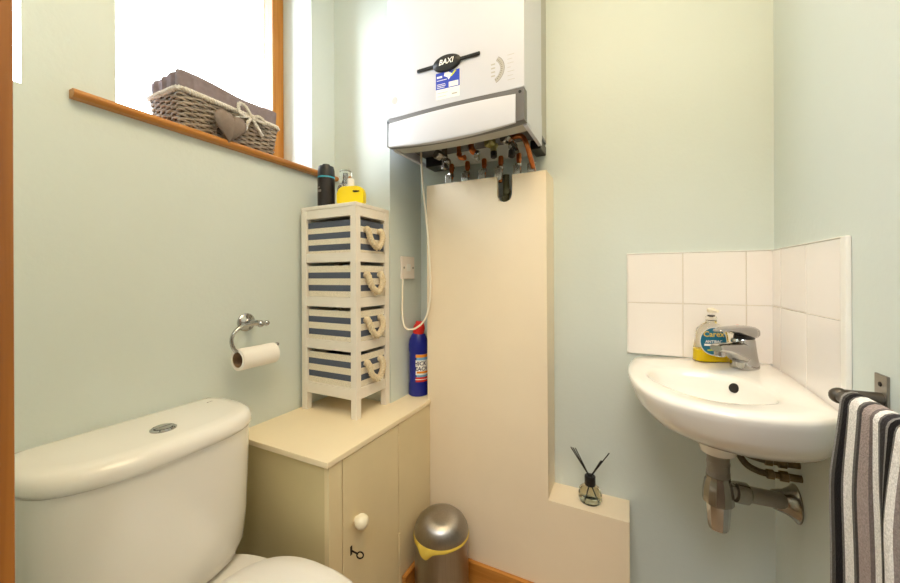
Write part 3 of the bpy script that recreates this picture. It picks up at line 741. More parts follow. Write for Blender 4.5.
bm = B_()
loft(bm, [dshape(XB, -0.97, -0.815, 0.190, ZL - 0.040), dshape(XB, -0.97, -0.808, 0.197, ZL - 0.037), dshape(XB, -0.97, -0.805, 0.200, ZL - 0.028), dshape(XB, -0.97, -0.806, 0.199, ZL - 0.016), dshape(XB, -0.97, -0.812, 0.194, ZL - 0.006), dshape(XB + 0.004, -0.965, -0.824, 0.184, ZL - 0.001), dshape(XB + 0.010, -0.965, -0.845, 0.165, ZL + 0.001)])
lid = link('cistern_lid', bm, 'ceramic', to, sharp=60)
bm = B_()
loft(bm, [dshape(XB, -0.97, -0.875, 0.120, 0.405), dshape(XB, -0.97, -0.860, 0.150, 0.408), dshape(XB, -0.97, -0.842, 0.176, 0.425), dshape(XB, -0.97, -0.830, 0.188, 0.46), dshape(XB, -0.97, -0.823, 0.193, 0.53), dshape(XB, -0.97, -0.817, 0.1955, 0.65), dshape(XB, -0.97, -0.815, 0.197, ZL - 0.040)])
link('cistern', bm, 'ceramic', to, sharp=60)
fb = Vector((-0.897, 0.418, ZL + 0.001))
bm = B_(); lathe(bm, fb, (0, 0, 1), [(0.0235, -0.002), (0.0235, 0.002), (0.020, 0.0045), (0.0185, 0.003), (0, 0.003)], 36); btn = link('flush_button', bm, 'chrome', to)
for sg, sc_ in ((1, 0.0165), (-1, 0.0165)):
    bm = B_(); pts = [fb + Vector((sg * 0.0012 + sg * sc_ * math.sin(PI * k / 16), -sc_ * math.cos(PI * k / 16), 0.003)) for k in range(17)]
    if sg < 0: pts = pts[::-1]
    prism(bm, pts, (0, 0, 0.0028), 0.0006); link('button_half', bm, 'chrome', btn)
bm = B_(); box(bm, (-0.985, 0.556, ZL + 0.0008), (-0.983, 0.57, ZL + 0.0014)); box(bm, (-0.985, 0.556, ZL + 0.0008), (-0.980, 0.5575, ZL + 0.0014)); link('maker_mark', bm, 'print_grey', lid)
def egg(xb_, xf_, hw, z, n=56):
    """toilet-seat plan: squarish at the hinge, round at the front"""
    pts = []; xc = xb_ + (xf_ - xb_) * 0.42
    for k in range(n):
        a = 2 * PI * k / n; c, s_ = math.cos(a), math.sin(a)
        if c >= 0: x = xc + (xf_ - xc) * c; y = TYc + 0.004 + hw * 1.06 * s_
        else:
            p = 3.4; x = xc - (xc - xb_) * abs(c) ** (2 / p); y = TYc + 0.004 + hw * 1.06 * math.copysign(abs(s_) ** (2 / p), s_) * (1 - 0.06 * abs(c))
        pts.append((x, y, z))
    return pts
bm = B_(); loft(bm, [egg(-0.98, -0.56, 0.10, 0.0000), egg(-0.98, -0.55, 0.105, 0.0200), egg(-0.96, -0.52, 0.10, 0.1500), egg(-0.95, -0.44, 0.13, 0.2800), egg(-0.94, -0.38, 0.17, 0.3708), egg(-0.95, -0.37, 0.178, 0.3966), egg(-0.95, -0.37, 0.176, 0.4069)]); link('bowl', bm, 'ceramic', to, sharp=60)
bm = B_(); loft(bm, [egg(-0.795, -0.362, 0.182, 0.4079), egg(-0.80, -0.358, 0.186, 0.4120), egg(-0.80, -0.358, 0.186, 0.4223), egg(-0.795, -0.362, 0.182, 0.4264)]); seat = link('seat', bm, 'white_plastic', to, sharp=60)
bm = B_(); loft(bm, [egg(-0.80, -0.358, 0.187, 0.4280), egg(-0.803, -0.355, 0.190, 0.4316), egg(-0.803, -0.355, 0.190, 0.4367), egg(-0.795, -0.365, 0.182, 0.4439), egg(-0.77, -0.40, 0.15, 0.4481), egg(-0.72, -0.50, 0.08, 0.4501)]); link('seat_lid', bm, 'white_plastic', to, sharp=60)

# ------------------------------------------------------------------ toilet roll holder and roll
rc = Vector((XL, 0.699, 0.966)); xa = -0.972
t = thing('toilet_roll_holder', 'chrome open-arm toilet roll holder on the left wall', 'toilet roll holder', rc)
bm = B_(); lathe(bm, rc, (1, 0, 0), [(0.027, 0), (0.027, 0.005), (0.023, 0.009), (0.014, 0.012), (0.009, 0.016), (0.009, 0.052)], 32); link('rose', bm, 'chrome', t)
bm = B_(); tube(bm, smooth_path([(xa, 0.705, 0.965), (xa, 0.672, 0.966), (xa, 0.642, 0.963), (xa, 0.620, 0.947), (xa, 0.614, 0.925), (xa, 0.622, 0.902), (xa, 0.640, 0.892), (xa, 0.66, 0.891), (xa, 0.72, 0.891), (xa, 0.752, 0.893), (xa, 0.757, 0.901)], 8), 0.0052, 14); link('arm', bm, 'chrome', t)
bm = B_(); sphere(bm, (xa, 0.700, 0.965), 0.0105, n=18); rod(bm, (xa, 0.70, 0.965), (xa, 0.718, 0.965), 0.006, 14); sphere(bm, (xa, 0.720, 0.965), 0.0085, n=16); link('arm_knob', bm, 'chrome', t)
ry0, ry1, rz, rr = 0.630, 0.742, 0.873, 0.0300
t = thing('toilet_roll', 'thin nearly used white toilet roll on the chrome holder', 'toilet roll', (xa, ry0, rz))
bm = B_()
lathe(bm, (xa, ry0, rz), (0, 1, 0), [(0.0215, 0), (rr, 0.0), (rr, ry1 - ry0), (0.0215, ry1 - ry0)], 40); 
bm.faces.ensure_lookup_table()
bmesh.ops.delete(bm, geom=[f for f in bm.faces if len(f.verts) > 10], context='FACES')
link('paper', bm, 'paper', t)
bm = B_(); R0 = 0.0214; R1 = 0.0204
A = []
for rad, yy in ((R0, ry0 + 0.0003), (R0, ry1 - 0.0003), (R1, ry1 - 0.0003), (R1, ry0 + 0.0003)):
    A.append([bm.verts.new((xa + rad * math.cos(2 * PI * k / 36), yy, rz + rad * math.sin(2 * PI * k / 36))) for k in range(36)])
for i in range(4):
    for k in range(36): bm.faces.new([A[i][k], A[i][(k + 1) % 36], A[(i + 1) % 4][(k + 1) % 36], A[(i + 1) % 4][k]])
link('card_tube', bm, 'card', t)

# ------------------------------------------------------------------ wicker basket on the window board
bk_ = thing('wicker_basket', 'long grey wicker basket with cloth lining on the window sill', 'basket', (-1.11, 0.68, ZS))
def rect_path(x0, x1, y0, y1, z, r=0.012, step=0.006):
    pts = []
    for cx, cy, a0 in ((x1 - r, y0 + r, -PI / 2), (x1 - r, y1 - r, 0), (x0 + r, y1 - r, PI / 2), (x0 + r, y0 + r, PI)):
        for k in range(5): a = a0 + PI / 2 * k / 4; pts.append((cx + r * math.cos(a), cy + r * math.sin(a), z))
    pts.append(pts[0]); return resample(pts, step)
bX0, bX1, bY0, bY1, bH = -1.172, -1.045, 0.530, 0.802, 0.098
def flare(f): return 0.010 * f
bm = B_(); rows_ = 15
for j in range(rows_):
    f = (j + 0.5) / rows_; z = ZS + 0.005 + f * bH; e = flare(f)
    path = rect_path(bX0 - e, bX1 + e, bY0 - e, bY1 + e, z)[:-1]
    L = 0; out = []
    N = len(path); nst = 34
    for i, p_ in enumerate(path):
        c_ = Vector(((bX0 + bX1) / 2, (bY0 + bY1) / 2, z)); 
        # outward direction from the nearest side
        dx = max(abs(p_.x - c_.x) - (bX1 - bX0) / 2 + 0.02, 0); dy = max(abs(p_.y - c_.y) - (bY1 - bY0) / 2 + 0.02, 0)
        d = Vector((math.copysign(dx, p_.x - c_.x), math.copysign(dy, p_.y - c_.y), 0)); d = d.normalized() if d.length > 0 else Vector((1, 0, 0))
        w = math.sin(2 * PI * i / N * nst / 2 + (PI if j % 2 else 0))
        out.append(p_ + d * (0.0034 * w) + Vector((0, 0, random.uniform(-0.0008, 0.0008))))
    tube(bm, out, 0.0031, 6, True)
N = 34
path = rect_path(bX0, bX1, bY0, bY1, ZS, step=0.004)
for s_ in range(N):
    p_ = path[int(len(path) * (s_ + 0.25) / N) % len(path)]
    c_ = Vector(((bX0 + bX1) / 2, (bY0 + bY1) / 2, ZS)); d = (p_ - c_); d = Vector((math.copysign(min(1, max(0, abs(d.x) - 0.05) * 100), d.x), math.copysign(min(1, max(0, abs(d.y) - 0.13) * 100), d.y), 0))
    rod(bm, p_ + Vector((0, 0, 0.002)), p_ + d * 0.010 + Vector((0, 0, bH + 0.008)), 0.0024, 6)
link('wicker_body', bm, 'wicker', bk_, sharp=60)
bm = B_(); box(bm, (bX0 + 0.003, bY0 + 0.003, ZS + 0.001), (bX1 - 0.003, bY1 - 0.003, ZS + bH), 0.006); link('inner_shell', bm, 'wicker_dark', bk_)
# lining: cuff folded over the rim, gathered at the short end
bm = B_(); zr0 = ZS + bH; rings = []
base = rect_path(bX0 - 0.012, bX1 + 0.012, bY0 - 0.012, bY1 + 0.012, 0, 0.014, 0.004)[:-1]
cx_, cy_ = (bX0 + bX1) / 2, (bY0 + bY1) / 2
def cuff(h, s, wob):
    r_ = []
    for i, p_ in enumerate(base):
        ph = i / len(base) * 2 * PI
        w = wob * (math.sin(ph * 23) * 0.6 + math.sin(ph * 41 + 1) * 0.4) * (1.7 if abs(p_.y - bY0) < 0.02 else 0.5)
        sag = 0.004 * math.sin(ph * 3 + 0.6)
        d = Vector((p_.x - cx_, p_.y - cy_, 0)); d.normalize()
        r_.append(Vector((p_.x, p_.y, zr0 + h + sag)) - Vector((math.copysign(s, p_.x - cx_) , math.copysign(s, p_.y - cy_), 0)) + d * w)
    return r_
rings = [cuff(-0.004, 0.001, 0.002), cuff(0.014, -0.003, 0.0035), cuff(0.036, -0.002, 0.003), cuff(0.047, 0.002, 0.002), cuff(0.051, 0.009, 0.001), cuff(0.046, 0.016, 0.001), cuff(0.012, 0.020, 0.001), cuff(-0.03, 0.021, 0.0)]
loft(bm, rings, False, True)
link('cloth_lining', bm, 'lining', bk_, sharp=70)
bm = B_(); path = rect_path(bX0 - 0.013, bX1 + 0.013, bY0 - 0.013, bY1 + 0.013, zr0 + 0.000, 0.014, 0.003)
twisted(bm, path, 0.0075, 3, 0.022, 6)
rp = link('rope_trim', bm, 'rope_grey', bk_, sharp=60)
# bow
bm = B_(); by_ = 0.712; bxx = bX1 + 0.020; bz = zr0 - 0.003
for sg in (-1, 1):
    twisted(bm, resample(smooth_path([(bxx, by_, bz), (bxx + 0.004, by_ + sg * 0.022, bz + 0.012 + (0.010 if sg < 0 else -0.004)), (bxx + 0.004, by_ + sg * 0.042, bz + 0.010 + (0.012 if sg < 0 else -0.012)), (bxx + 0.003, by_ + sg * 0.036, bz - 0.006), (bxx, by_, bz - 0.002)], 8), 0.003), 0.0055, 3, 0.014, 6)
    twisted(bm, resample(smooth_path([(bxx, by_, bz), (bxx + 0.003, by_ + sg * 0.014, bz - 0.022), (bxx + 0.002, by_ + sg * 0.028 + 0.006, bz - 0.045)], 8), 0.003), 0.0055, 3, 0.014, 6)
sphere(bm, (bxx + 0.002, by_, bz), 0.008, n=12)
link('rope_bow', bm, 'rope_grey', bk_, sharp=60)
# padded heart hanging from the bow
def heart_pt(t_):
    x = 16 * math.sin(t_) ** 3; y = 13 * math.cos(t_) - 5 * math.cos(2 * t_) - 2 * math.cos(3 * t_) - math.cos(4 * t_)
    return x / 16, y / 16
bm = B_(); hc = Vector((bX1 + 0.032, 0.640, ZS + 0.040)); hs = 0.048
n = 48
hu = Vector((0, 0.97, -0.10)); hv = Vector((0.0, 0.12, 1.0))
lay = [(0.15, 0.018), (0.45, 0.0168), (0.7, 0.0135), (0.88, 0.0085), (0.97, 0.0025), (1.0, 0.0)]
def hring(s, d): return [hc + hu * (heart_pt(2 * PI * k / n)[0] * hs * s) + hv * (heart_pt(2 * PI * k / n)[1] * hs * s) + Vector((d, 0, 0)) for k in range(n)]
loft(bm, [hring(s, d) for s, d in lay] + [hring(s, -d) for s, d in lay[-2::-1]])
hh = link('padded_heart', bm, 'heart', bk_, sharp=70); hh['label'] = 'taupe cloth heart'
bm = B_(); tube(bm, smooth_path([(bxx, by_ - 0.004, bz), (bxx + 0.006, 0.690, bz - 0.010), (hc.x + 0.004, 0.652, hc.z + 0.030)], 6), 0.0016, 8); link('heart_cord', bm, 'rope_grey', hh)

# ------------------------------------------------------------------ tiled splashback (two walls)
ZTT = 1.1674; TP = 0.152; ZTB = 0.8576
def tiles(label, back):
    t = thing('tile_splashback', label, 'splashback', (0.17, YB, ZTB) if back else (XR, 1.09, ZTB))
    bm = B_()
    if back: box(bm, (-0.010, YB - 0.004, ZTB), (XR, YB, ZTT))
    else: box(bm, (XR - 0.004, 0.905, ZTB - 0.03), (XR, YB, ZTT))
    link('grout_bed', bm, 'grout', t)
    bm = B_()
    cols = [(-0.0105, 0.1355), (0.1375, 0.2855), (0.2875, XR - 0.0055)] if back else [(1.2165, YB - 0.0065), (1.0635, 1.2145), (0.9125, 1.0615)]
    for a, b in cols:
        for z0, z1 in ((ZTT - 0.150, ZTT), (ZTB - (0.0 if back else 0.03), ZTT - 0.152)):
            if back: box(bm, (a, YB - 0.0065, z0), (b, YB - 0.002, z1), 0.0009, 2)
            else: box(bm, (XR - 0.0065, a, z0), (XR - 0.002, b, z1), 0.0009, 2)
    link('tiles', bm, 'tile', t)
    bm = B_()
    if back: box(bm, (-0.0135, YB - 0.008, ZTB), (-0.0108, YB, ZTT + 0.002), 0.001); box(bm, (-0.0135, YB - 0.008, ZTT + 0.0002), (XR - 0.007, YB, ZTT + 0.003), 0.001)
    else: box(bm, (XR - 0.009, 0.891, ZTB - 0.06), (XR, 0.9115, ZTT + 0.003), 0.003); box(bm, (XR - 0.008, 0.9118, ZTT + 0.0002), (XR, YB - 0.007, ZTT + 0.003), 0.001)
    link('edge_trim', bm, 'white_plastic', t)
tiles('white tiled splashback on the back wall behind the soap and tap', True)
tiles('white tiled splashback on the right wall above the basin end', False)

# ------------------------------------------------------------------ corner basin
D = Vector((0.170, 1.045, 0))
outer = [(0.3405, 1.2735), (0.028, 1.2735), (0.004, 1.24), (-0.006, 1.18), (-0.010, 1.11), (-0.008, 1.04), (0.004, 0.965), (0.030, 0.895), (0.066, 0.850), (0.110, 0.825), (0.160, 0.812), (0.215, 0.814), (0.265, 0.828), (0.306, 0.850), (0.332, 0.878), (0.3405, 0.910)]
inner = [(0.037, 1.067), (0.055, 1.113), (0.085, 1.130), (0.123, 1.135), (0.175, 1.128), (0.222, 1.105), (0.250, 1.050), (0.266, 0.985), (0.262, 0.948), (0.240, 0.922), (0.190, 0.896), (0.150, 0.896), (0.115, 0.915), (0.072, 0.962), (0.044, 1.015)]
def sm(pts, keep):
    P3 = [Vector((x, y, 0)) for x, y in pts]
    if keep:  # corner stays sharp: smooth only the bowed run
        run = smooth_path(P3[1:], 6); return [P3[0]] + run
    return smooth_path(P3, 6, True)
def radial(poly, ang):
    d = Vector((math.cos(ang), math.sin(ang), 0)); best = None
    for a, b in zip(poly, poly[1:] + poly[:1]):
        e = b - a; den = d.x * e.y - d.y * e.x
        if abs(den) < 1e-12: continue
        w = a - D
        t_ = (w.x * e.y - w.y * e.x) / den; s_ = (w.x * d.y - w.y * d.x) / den
        if t_ > 0 and -1e-6 <= s_ <= 1 + 1e-6 and (best is None or t_ > best): best = t_
    return best
po, pi_ = sm(outer, True), sm(inner, False)
angs = sorted([2 * PI * k / 120 for k in range(120)] + [math.atan2(outer[0][1] - D.y, outer[0][0] - D.x)])
RO = [radial(po, a) for a in angs]; RI = [radial(pi_, a) for a in angs]
def oring(s, z, c=None):
    """outer outline shrunk towards a point near the wall corner"""
    E_ = Vector((0.318, 1.145, 0)) if c is None else c
    r_ = []
    for a, r in zip(angs, RO):
        p_ = D + Vector((math.cos(a), math.sin(a), 0)) * r
        q_ = E_ + (p_ - E_) * s; r_.append(Vector((q_.x, q_.y, z)))
    return r_
def mid(f, z):
    r_ = []
    for a, ro, ri in zip(angs, RO, RI):
        p_ = D + Vector((math.cos(a), math.sin(a), 0)) * (ri + (ro - ri) * f)
        back = max(0.0, min(1.0, ((p_.x - 0.17) + (p_.y - 1.045)) / 0.25))
        r_.append(Vector((p_.x, p_.y, z + 0.010 * back)))
    return r_
def iring(s, z):
    Dc = Vector((0.168, 1.03, 0)); r_ = []
    for a, r in zip(angs, RI):
        p_ = D + Vector((math.cos(a), math.sin(a), 0)) * r
        q_ = Dc + (p_ - Dc) * s; r_.append(Vector((q_.x, q_.y, z)))
    return r_
bs = thing('corner_basin', 'small white ceramic corner wash basin fixed to the two walls', 'basin', (0.17, 1.06, 0.69))
bm = B_()
rings = [oring(0.28, 0.716), oring(0.42, 0.719), oring(0.60, 0.728), oring(0.77, 0.747), oring(0.89, 0.771), oring(0.955, 0.798), oring(0.985, 0.827), mid(1.0, 0.840), mid(0.985, 0.8465), mid(0.93, 0.8505), mid(0.6, 0.8515), mid(0.2, 0.8495), mid(0.06, 0.8475), mid(0.0, 0.844), iring(0.955, 0.834), iring(0.90, 0.812), iring(0.82, 0.785), iring(0.68, 0.766), iring(0.45, 0.752), iring(0.18, 0.746)]
loft(bm, rings); link('bowl', bm, 'ceramic', bs, sharp=60)
bm = B_(); o_ = Vector((0.2225, 1.096, 0.826)); ax = Vector((-0.62, -0.70, 0.32)).normalized()
lathe(bm, o_, ax, [(0.0115, -0.006), (0.0115, 0.003), (0.0105, 0.004), (0, 0.004)], 24); link('overflow', bm, 'dark', bs)
bm = B_(); lathe(bm, (0.168, 1.03, 0.7455), (0, 0, 1), [(0.021, 0), (0.021, 0.003), (0.017, 0.004), (0.015, 0.002), (0, 0.002)], 28); link('waste_ring', bm, 'chrome', bs)
TX, TY = 0.187, 1.085
bm = B_(); lathe(bm, (TX, TY, 0.668), (0, 0, 1), [(0.034, 0), (0.037, 0.003), (0.040, 0.016), (0.048, 0.034), (0.060, 0.048)], 36); link('outlet_boss', bm, 'ceramic', bs)

# tap
tb = Vector((0.263, 1.190, 0.8595)); TS = 1.16; dv = Vector((-0.62, -0.785, 0)).normalized(); pv = Vector((-dv.y, dv.x, 0))
def link_tap(name, bm, m, parent, **k):
    bmesh.ops.scale(bm, vec=(TS, TS, TS), space=Matrix.Translation(-tb), verts=bm.verts)
    return link(name, bm, m, parent, **k)
t = thing('mixer_tap', 'chrome single-lever mixer tap on the corner basin', 'tap', tb)
def sect(o, ax_, upv, w, h, n=20, p=2.6):
    side = Vector(ax_).cross(upv).normalized(); up_ = side.cross(ax_).normalized(); r_ = []
    for k in range(n):
        a = 2 * PI * k / n; c, s_ = math.cos(a), math.sin(a)
        r_.append(Vector(o) + side * (w * math.copysign(abs(c) ** (2 / p), c)) + up_ * (h * math.copysign(abs(s_) ** (2 / p), s_)))
    return r_
Z_ = Vector((0, 0, 1))
bm = B_()
col = []
for h, rx, ry in ((0, 0.030, 0.0265), (0.003, 0.030, 0.0265), (0.02, 0.027, 0.0245), (0.045, 0.0245, 0.0225), (0.062, 0.0235, 0.0215), (0.066, 0.021, 0.02)):
    c_ = tb + Z_ * h + dv * (0.10 * h)
    col.append([c_ + dv * (rx * math.cos(2 * PI * k / 28)) + pv * (ry * math.sin(2 * PI * k / 28)) for k in range(28)])
loft(bm, col)
sp2 = [(0.000, 0.034, 0.021, 0.029), (0.020, 0.036, 0.0205, 0.026), (0.040, 0.041, 0.019, 0.020), (0.062, 0.047, 0.0172, 0.0145), (0.085, 0.0515, 0.0155, 0.0105), (0.102, 0.0535, 0.0145, 0.0088), (0.108, 0.053, 0.012, 0.006)]
loft(bm, [sect(tb + dv * d + Z_ * h, (dv + Z_ * 0.05).normalized(), Z_, w, hh_) for d, h, w, hh_ in sp2])
tp_ = link_tap('body', bm, 'chrome', t, sharp=50)
bm = B_(); lathe(bm, tb + dv * 0.094 + Z_ * 0.0465, (0, 0, -1), [(0.0105, 0), (0.0105, 0.010), (0.009, 0.012), (0, 0.011)], 24); link_tap('aerator', bm, 'chrome', t)
bm = B_()
lv = [(-0.026, 0.077, 0.013, 0.009), (-0.020, 0.078, 0.021, 0.0135), (0.0, 0.080, 0.0235, 0.015), (0.022, 0.084, 0.0215, 0.012), (0.048, 0.089, 0.0175, 0.0075), (0.078, 0.091, 0.014, 0.0048), (0.100, 0.0895, 0.0105, 0.0034), (0.104, 0.089, 0.006, 0.002)]
loft(bm, [sect(tb + dv * d + Z_ * h, dv, Z_, w, hh_) for d, h, w, hh_ in lv])
lvr = link_tap('lever', bm, 'chrome', t, sharp=50)
bm = B_(); lathe(bm, tb + dv * 0.002 + Z_ * 0.0655, (0, 0, 1), [(0.0195, 0), (0.0195, 0.006)], 28); link_tap('lever_collar', bm, 'black', t)
bm = B_(); disc(bm, flat(tb + dv * 0.028 + Z_ * 0.0985, pv, dv), 0, 0, 0.003, 0.003, 16); link_tap('temperature_dot', bm, 'red', lvr)

# soap bottle
sb_ = Vector((0.199, 1.236, 0.8605)); su = Vector((0.93, 0.36, 0)).normalized(); sn = Vector((0.36, -0.93, 0)).normalized()
t = thing('soap_bottle', 'clear hand soap bottle with yellow liquid and teal label on the basin', 'soap bottle', sb_)
def soap_ring(h, w, d, n=32, p=2.8):
    r_ = []
    for k in range(n):
        a = 2 * PI * k / n; c, s_ = math.cos(a), math.sin(a)
        r_.append(sb_ + Z_ * h + su * (w * math.copysign(abs(c) ** (2 / p), c)) + sn * (d * math.copysign(abs(s_) ** (2 / p), s_)))
    return r_
bm = B_(); loft(bm, [soap_ring(0.0, 0.042, 0.023), soap_ring(0.003, 0.045, 0.026), soap_ring(0.03, 0.044, 0.026), soap_ring(0.07, 0.039, 0.0245), soap_ring(0.090, 0.035, 0.022), soap_ring(0.102, 0.022, 0.017), soap_ring(0.107, 0.012, 0.012), soap_ring(0.114, 0.011, 0.011)])
bdy = link('bottle', bm, 'soapglass', t, sharp=60)
bm = B_(); loft(bm, [soap_ring(0.0025, 0.0405, 0.0215), soap_ring(0.005, 0.0435, 0.0245), soap_ring(0.034, 0.0425, 0.0245)]); link('liquid', bm, 'soapliquid', t, sharp=60)
bm = B_(); lathe(bm, sb_ + Z_ * 0.114, (0, 0, 1), [(0.0135, 0), (0.0135, 0.010), (0.010, 0.012)], 24); rod(bm, sb_ + Z_ * 0.12, sb_ + Z_ * 0.142, 0.0045, 14)
pm = link('pump', bm, 'soapglass', t)
bm = B_(); lathe(bm, sb_ + Z_ * 0.124, (0, 0, 1), [(0.009, 0), (0.009, 0.005)], 20); link('pump_collar', bm, 'can', pm)
bm = B_(); lathe(bm, sb_ + Z_ * 0.136, (0, 0, 1), [(0.008, 0), (0.0095, 0.003), (0.0095, 0.010), (0.006, 0.013), (0, 0.013)], 20); rod(bm, sb_ + Z_ * 0.143, sb_ + Z_ * 0.142 + sn * 0.03, 0.0038, 12); link('pump_head', bm, 'cord', pm)
def spl(dep): return lambda x, y: sb_ + su * (x - 0.010) + Z_ * (0.060 + y) + sn * (0.0272 + dep - 1.75 * (x - 0.010) ** 2)
bm = B_(); disc(bm, spl(0.0012), 0, 0, 0.0345, 0.0385, 40); l0 = link('label', bm, 'label_white', t)
bm = B_(); disc(bm, spl(0.0016), 0, 0, 0.0325, 0.0365, 40); link('label_field', bm, 'teal', l0)
bm = B_(); text_mesh(bm, 'Carex', 0.021, lambda x, y: spl(0.0021)(x, y + 0.019), 0, True); link('brand_lettering', bm, 'gold', l0)
bm = B_(); text_mesh(bm, 'ANTIBAC', 0.010, lambda x, y: spl(0.0021)(x, y - 0.001), 0, True); patch(bm, spl(0.002), -0.024, -0.0125, -0.006, -0.007); patch(bm, spl(0.002), 0.006, -0.0125, 0.022, -0.007); link('label_lettering', bm, 'label_white', l0)
bm = B_(); patch(bm, spl(0.002), -0.004, -0.0135, 0.004, -0.006); patch(bm, spl(0.002), -0.016, -0.026, 0.014, -0.0225); link('label_print', bm, 'lime', l0)

# trap and hoses
t = thing('bottle_trap', 'chrome bottle trap and grey waste pipe under the basin', 'waste trap', (TX, TY, 0.46))
bm = B_(); lathe(bm, (TX, TY, 0.605), (0, 0, 1), [(0.0235, 0), (0.0235, 0.056), (0.027, 0.058), (0.027, 0.0625)], 32)
for h in (0.008, 0.012, 0.016, 0.036, 0.040): lathe(bm, (TX, TY, 0.605 + h), (0, 0, 1), [(0.0238, 0), (0.0246, 0.001), (0.0238, 0.002)], 32)
link('tailpiece', bm, 'grey_pipe', t)
bm = B_(); lathe(bm, (TX, TY, 0.545), (0, 0, 1), [(0.029, 0), (0.0325, 0.003), (0.0315, 0.030), (0.028, 0.052), (0.025, 0.058), (0.025, 0.066)], 12); link('trap_head', bm, 'chrome_worn', t, sharp=20)
bm = B_(); lathe(bm, (TX, TY, 0.480), (0, 0, 1), [(0.015, 0), (0.020, 0.003), (0.0225, 0.012), (0.0245, 0.04), (0.026, 0.067)], 12); link('trap_cup', bm, 'chrome', t, sharp=20)
w0 = Vector((TX, TY, 0.580)); w1 = Vector((XR, 1.137, 0.557)); wd = (w1 - w0).normalized()
bm = B_(); lathe(bm, w0, wd, [(0.018, 0.02), (0.018, 0.034), (0.0235, 0.036), (0.0245, 0.044), (0.0245, 0.062), (0.021, 0.066)], 24); link('outlet_nut', bm, 'chrome_worn', t)
bm = B_(); rod(bm, w0 + wd * 0.06, w1 - wd * 0.004, 0.0185, 24); link('waste_pipe', bm, 'grey_pipe', t)
bm = B_(); lathe(bm, w1, (-1, 0, 0), [(0.043, 0.001), (0.043, 0.004), (0.036, 0.010), (0.027, 0.024), (0.022, 0.044), (0.0205, 0.046)], 36); link('wall_flange', bm, 'chrome_worn', t)
for i, (dz, lab, dy) in enumerate(((0.0, 'upper braided tap hose under the basin', 0.0), (-0.026, 'lower braided tap hose under the basin', -0.012))):
    t = thing('tap_hose', lab, 'hose', (0.23, 1.13, 0.655 + dz), 'flexible hoses under the basin')
    bm = B_(); y = 1.12 + dy
    tube(bm, smooth_path([(0.236, y + 0.03, 0.715), (0.233, y + 0.01, 0.680 + dz * 0.4), (0.246, y, 0.664 + dz * 0.8), (0.268, y, 0.657 + dz), (0.288, y, 0.654 + dz)], 8), 0.0075, 14); link('braid', bm, 'hose', t)
    bm = B_(); lathe(bm, (0.284, y, 0.654 + dz), (1, 0.02, 0.02), [(0.009, 0), (0.0115, 0.002), (0.0115, 0.014), (0.008, 0.016), (0.008, 0.024), (0.0125, 0.026), (0.0125, 0.040), (0.009, 0.042), (0.0085, 0.0655)], 8); link('compression_valve', bm, 'old_brass', t)

# ------------------------------------------------------------------ reed diffuser
dc_ = Vector((-0.120, 1.222, ST))
t = thing('reed_diffuser', 'small round glass reed diffuser with black reeds on the low ledge', 'reed diffuser', dc_)
bm = B_(); lathe(bm, dc_, (0, 0, 1), [(0.022, 0), (0.030, 0.002), (0.0345, 0.012), (0.035, 0.026), (0.032, 0.040), (0.022, 0.049), (0.013, 0.052), (0.0125, 0.058)], 36)
link('glass_bottle', bm, 'glass', t)
bm = B_(); lathe(bm, dc_, (0, 0, 1), [(0.018, 0.0045), (0.027, 0.006), (0.0308, 0.014), (0.0312, 0.024)], 32); link('oil', bm, 'oil', t)
bm = B_(); lathe(bm, dc_ + Z_ * 0.052, (0, 0, 1), [(0.0155, 0), (0.0165, 0.002), (0.0165, 0.027), (0.0155, 0.029), (0.006, 0.029), (0.006, 0.024), (0, 0.024)], 28); link('cap', bm, 'black', t)
base_ = dc_ + Z_ * 0.078
for e in ((-0.178, 1.222, 0.548), (-0.170, 1.212, 0.552), (-0.166, 1.236, 0.541), (-0.064, 1.222, 0.552), (-0.088, 1.230, 0.520), (-0.084, 1.212, 0.528)):
    ev = Vector(e); d = (ev - base_).normalized()
    bm = B_(); rod(bm, base_ - d * 0.02 + Vector((d.x, d.y, 0)) * 0.004, ev, 0.0017, 8); link('reed', bm, 'reed', t)
for sgn in ((0.02, 0.0), (-0.012, -0.004)):
    bm = B_(); rod(bm, base_ - Z_ * 0.02, dc_ + Vector((sgn[0], sgn[1], 0.006)), 0.0017, 8); link('reed', bm, 'reed', t)

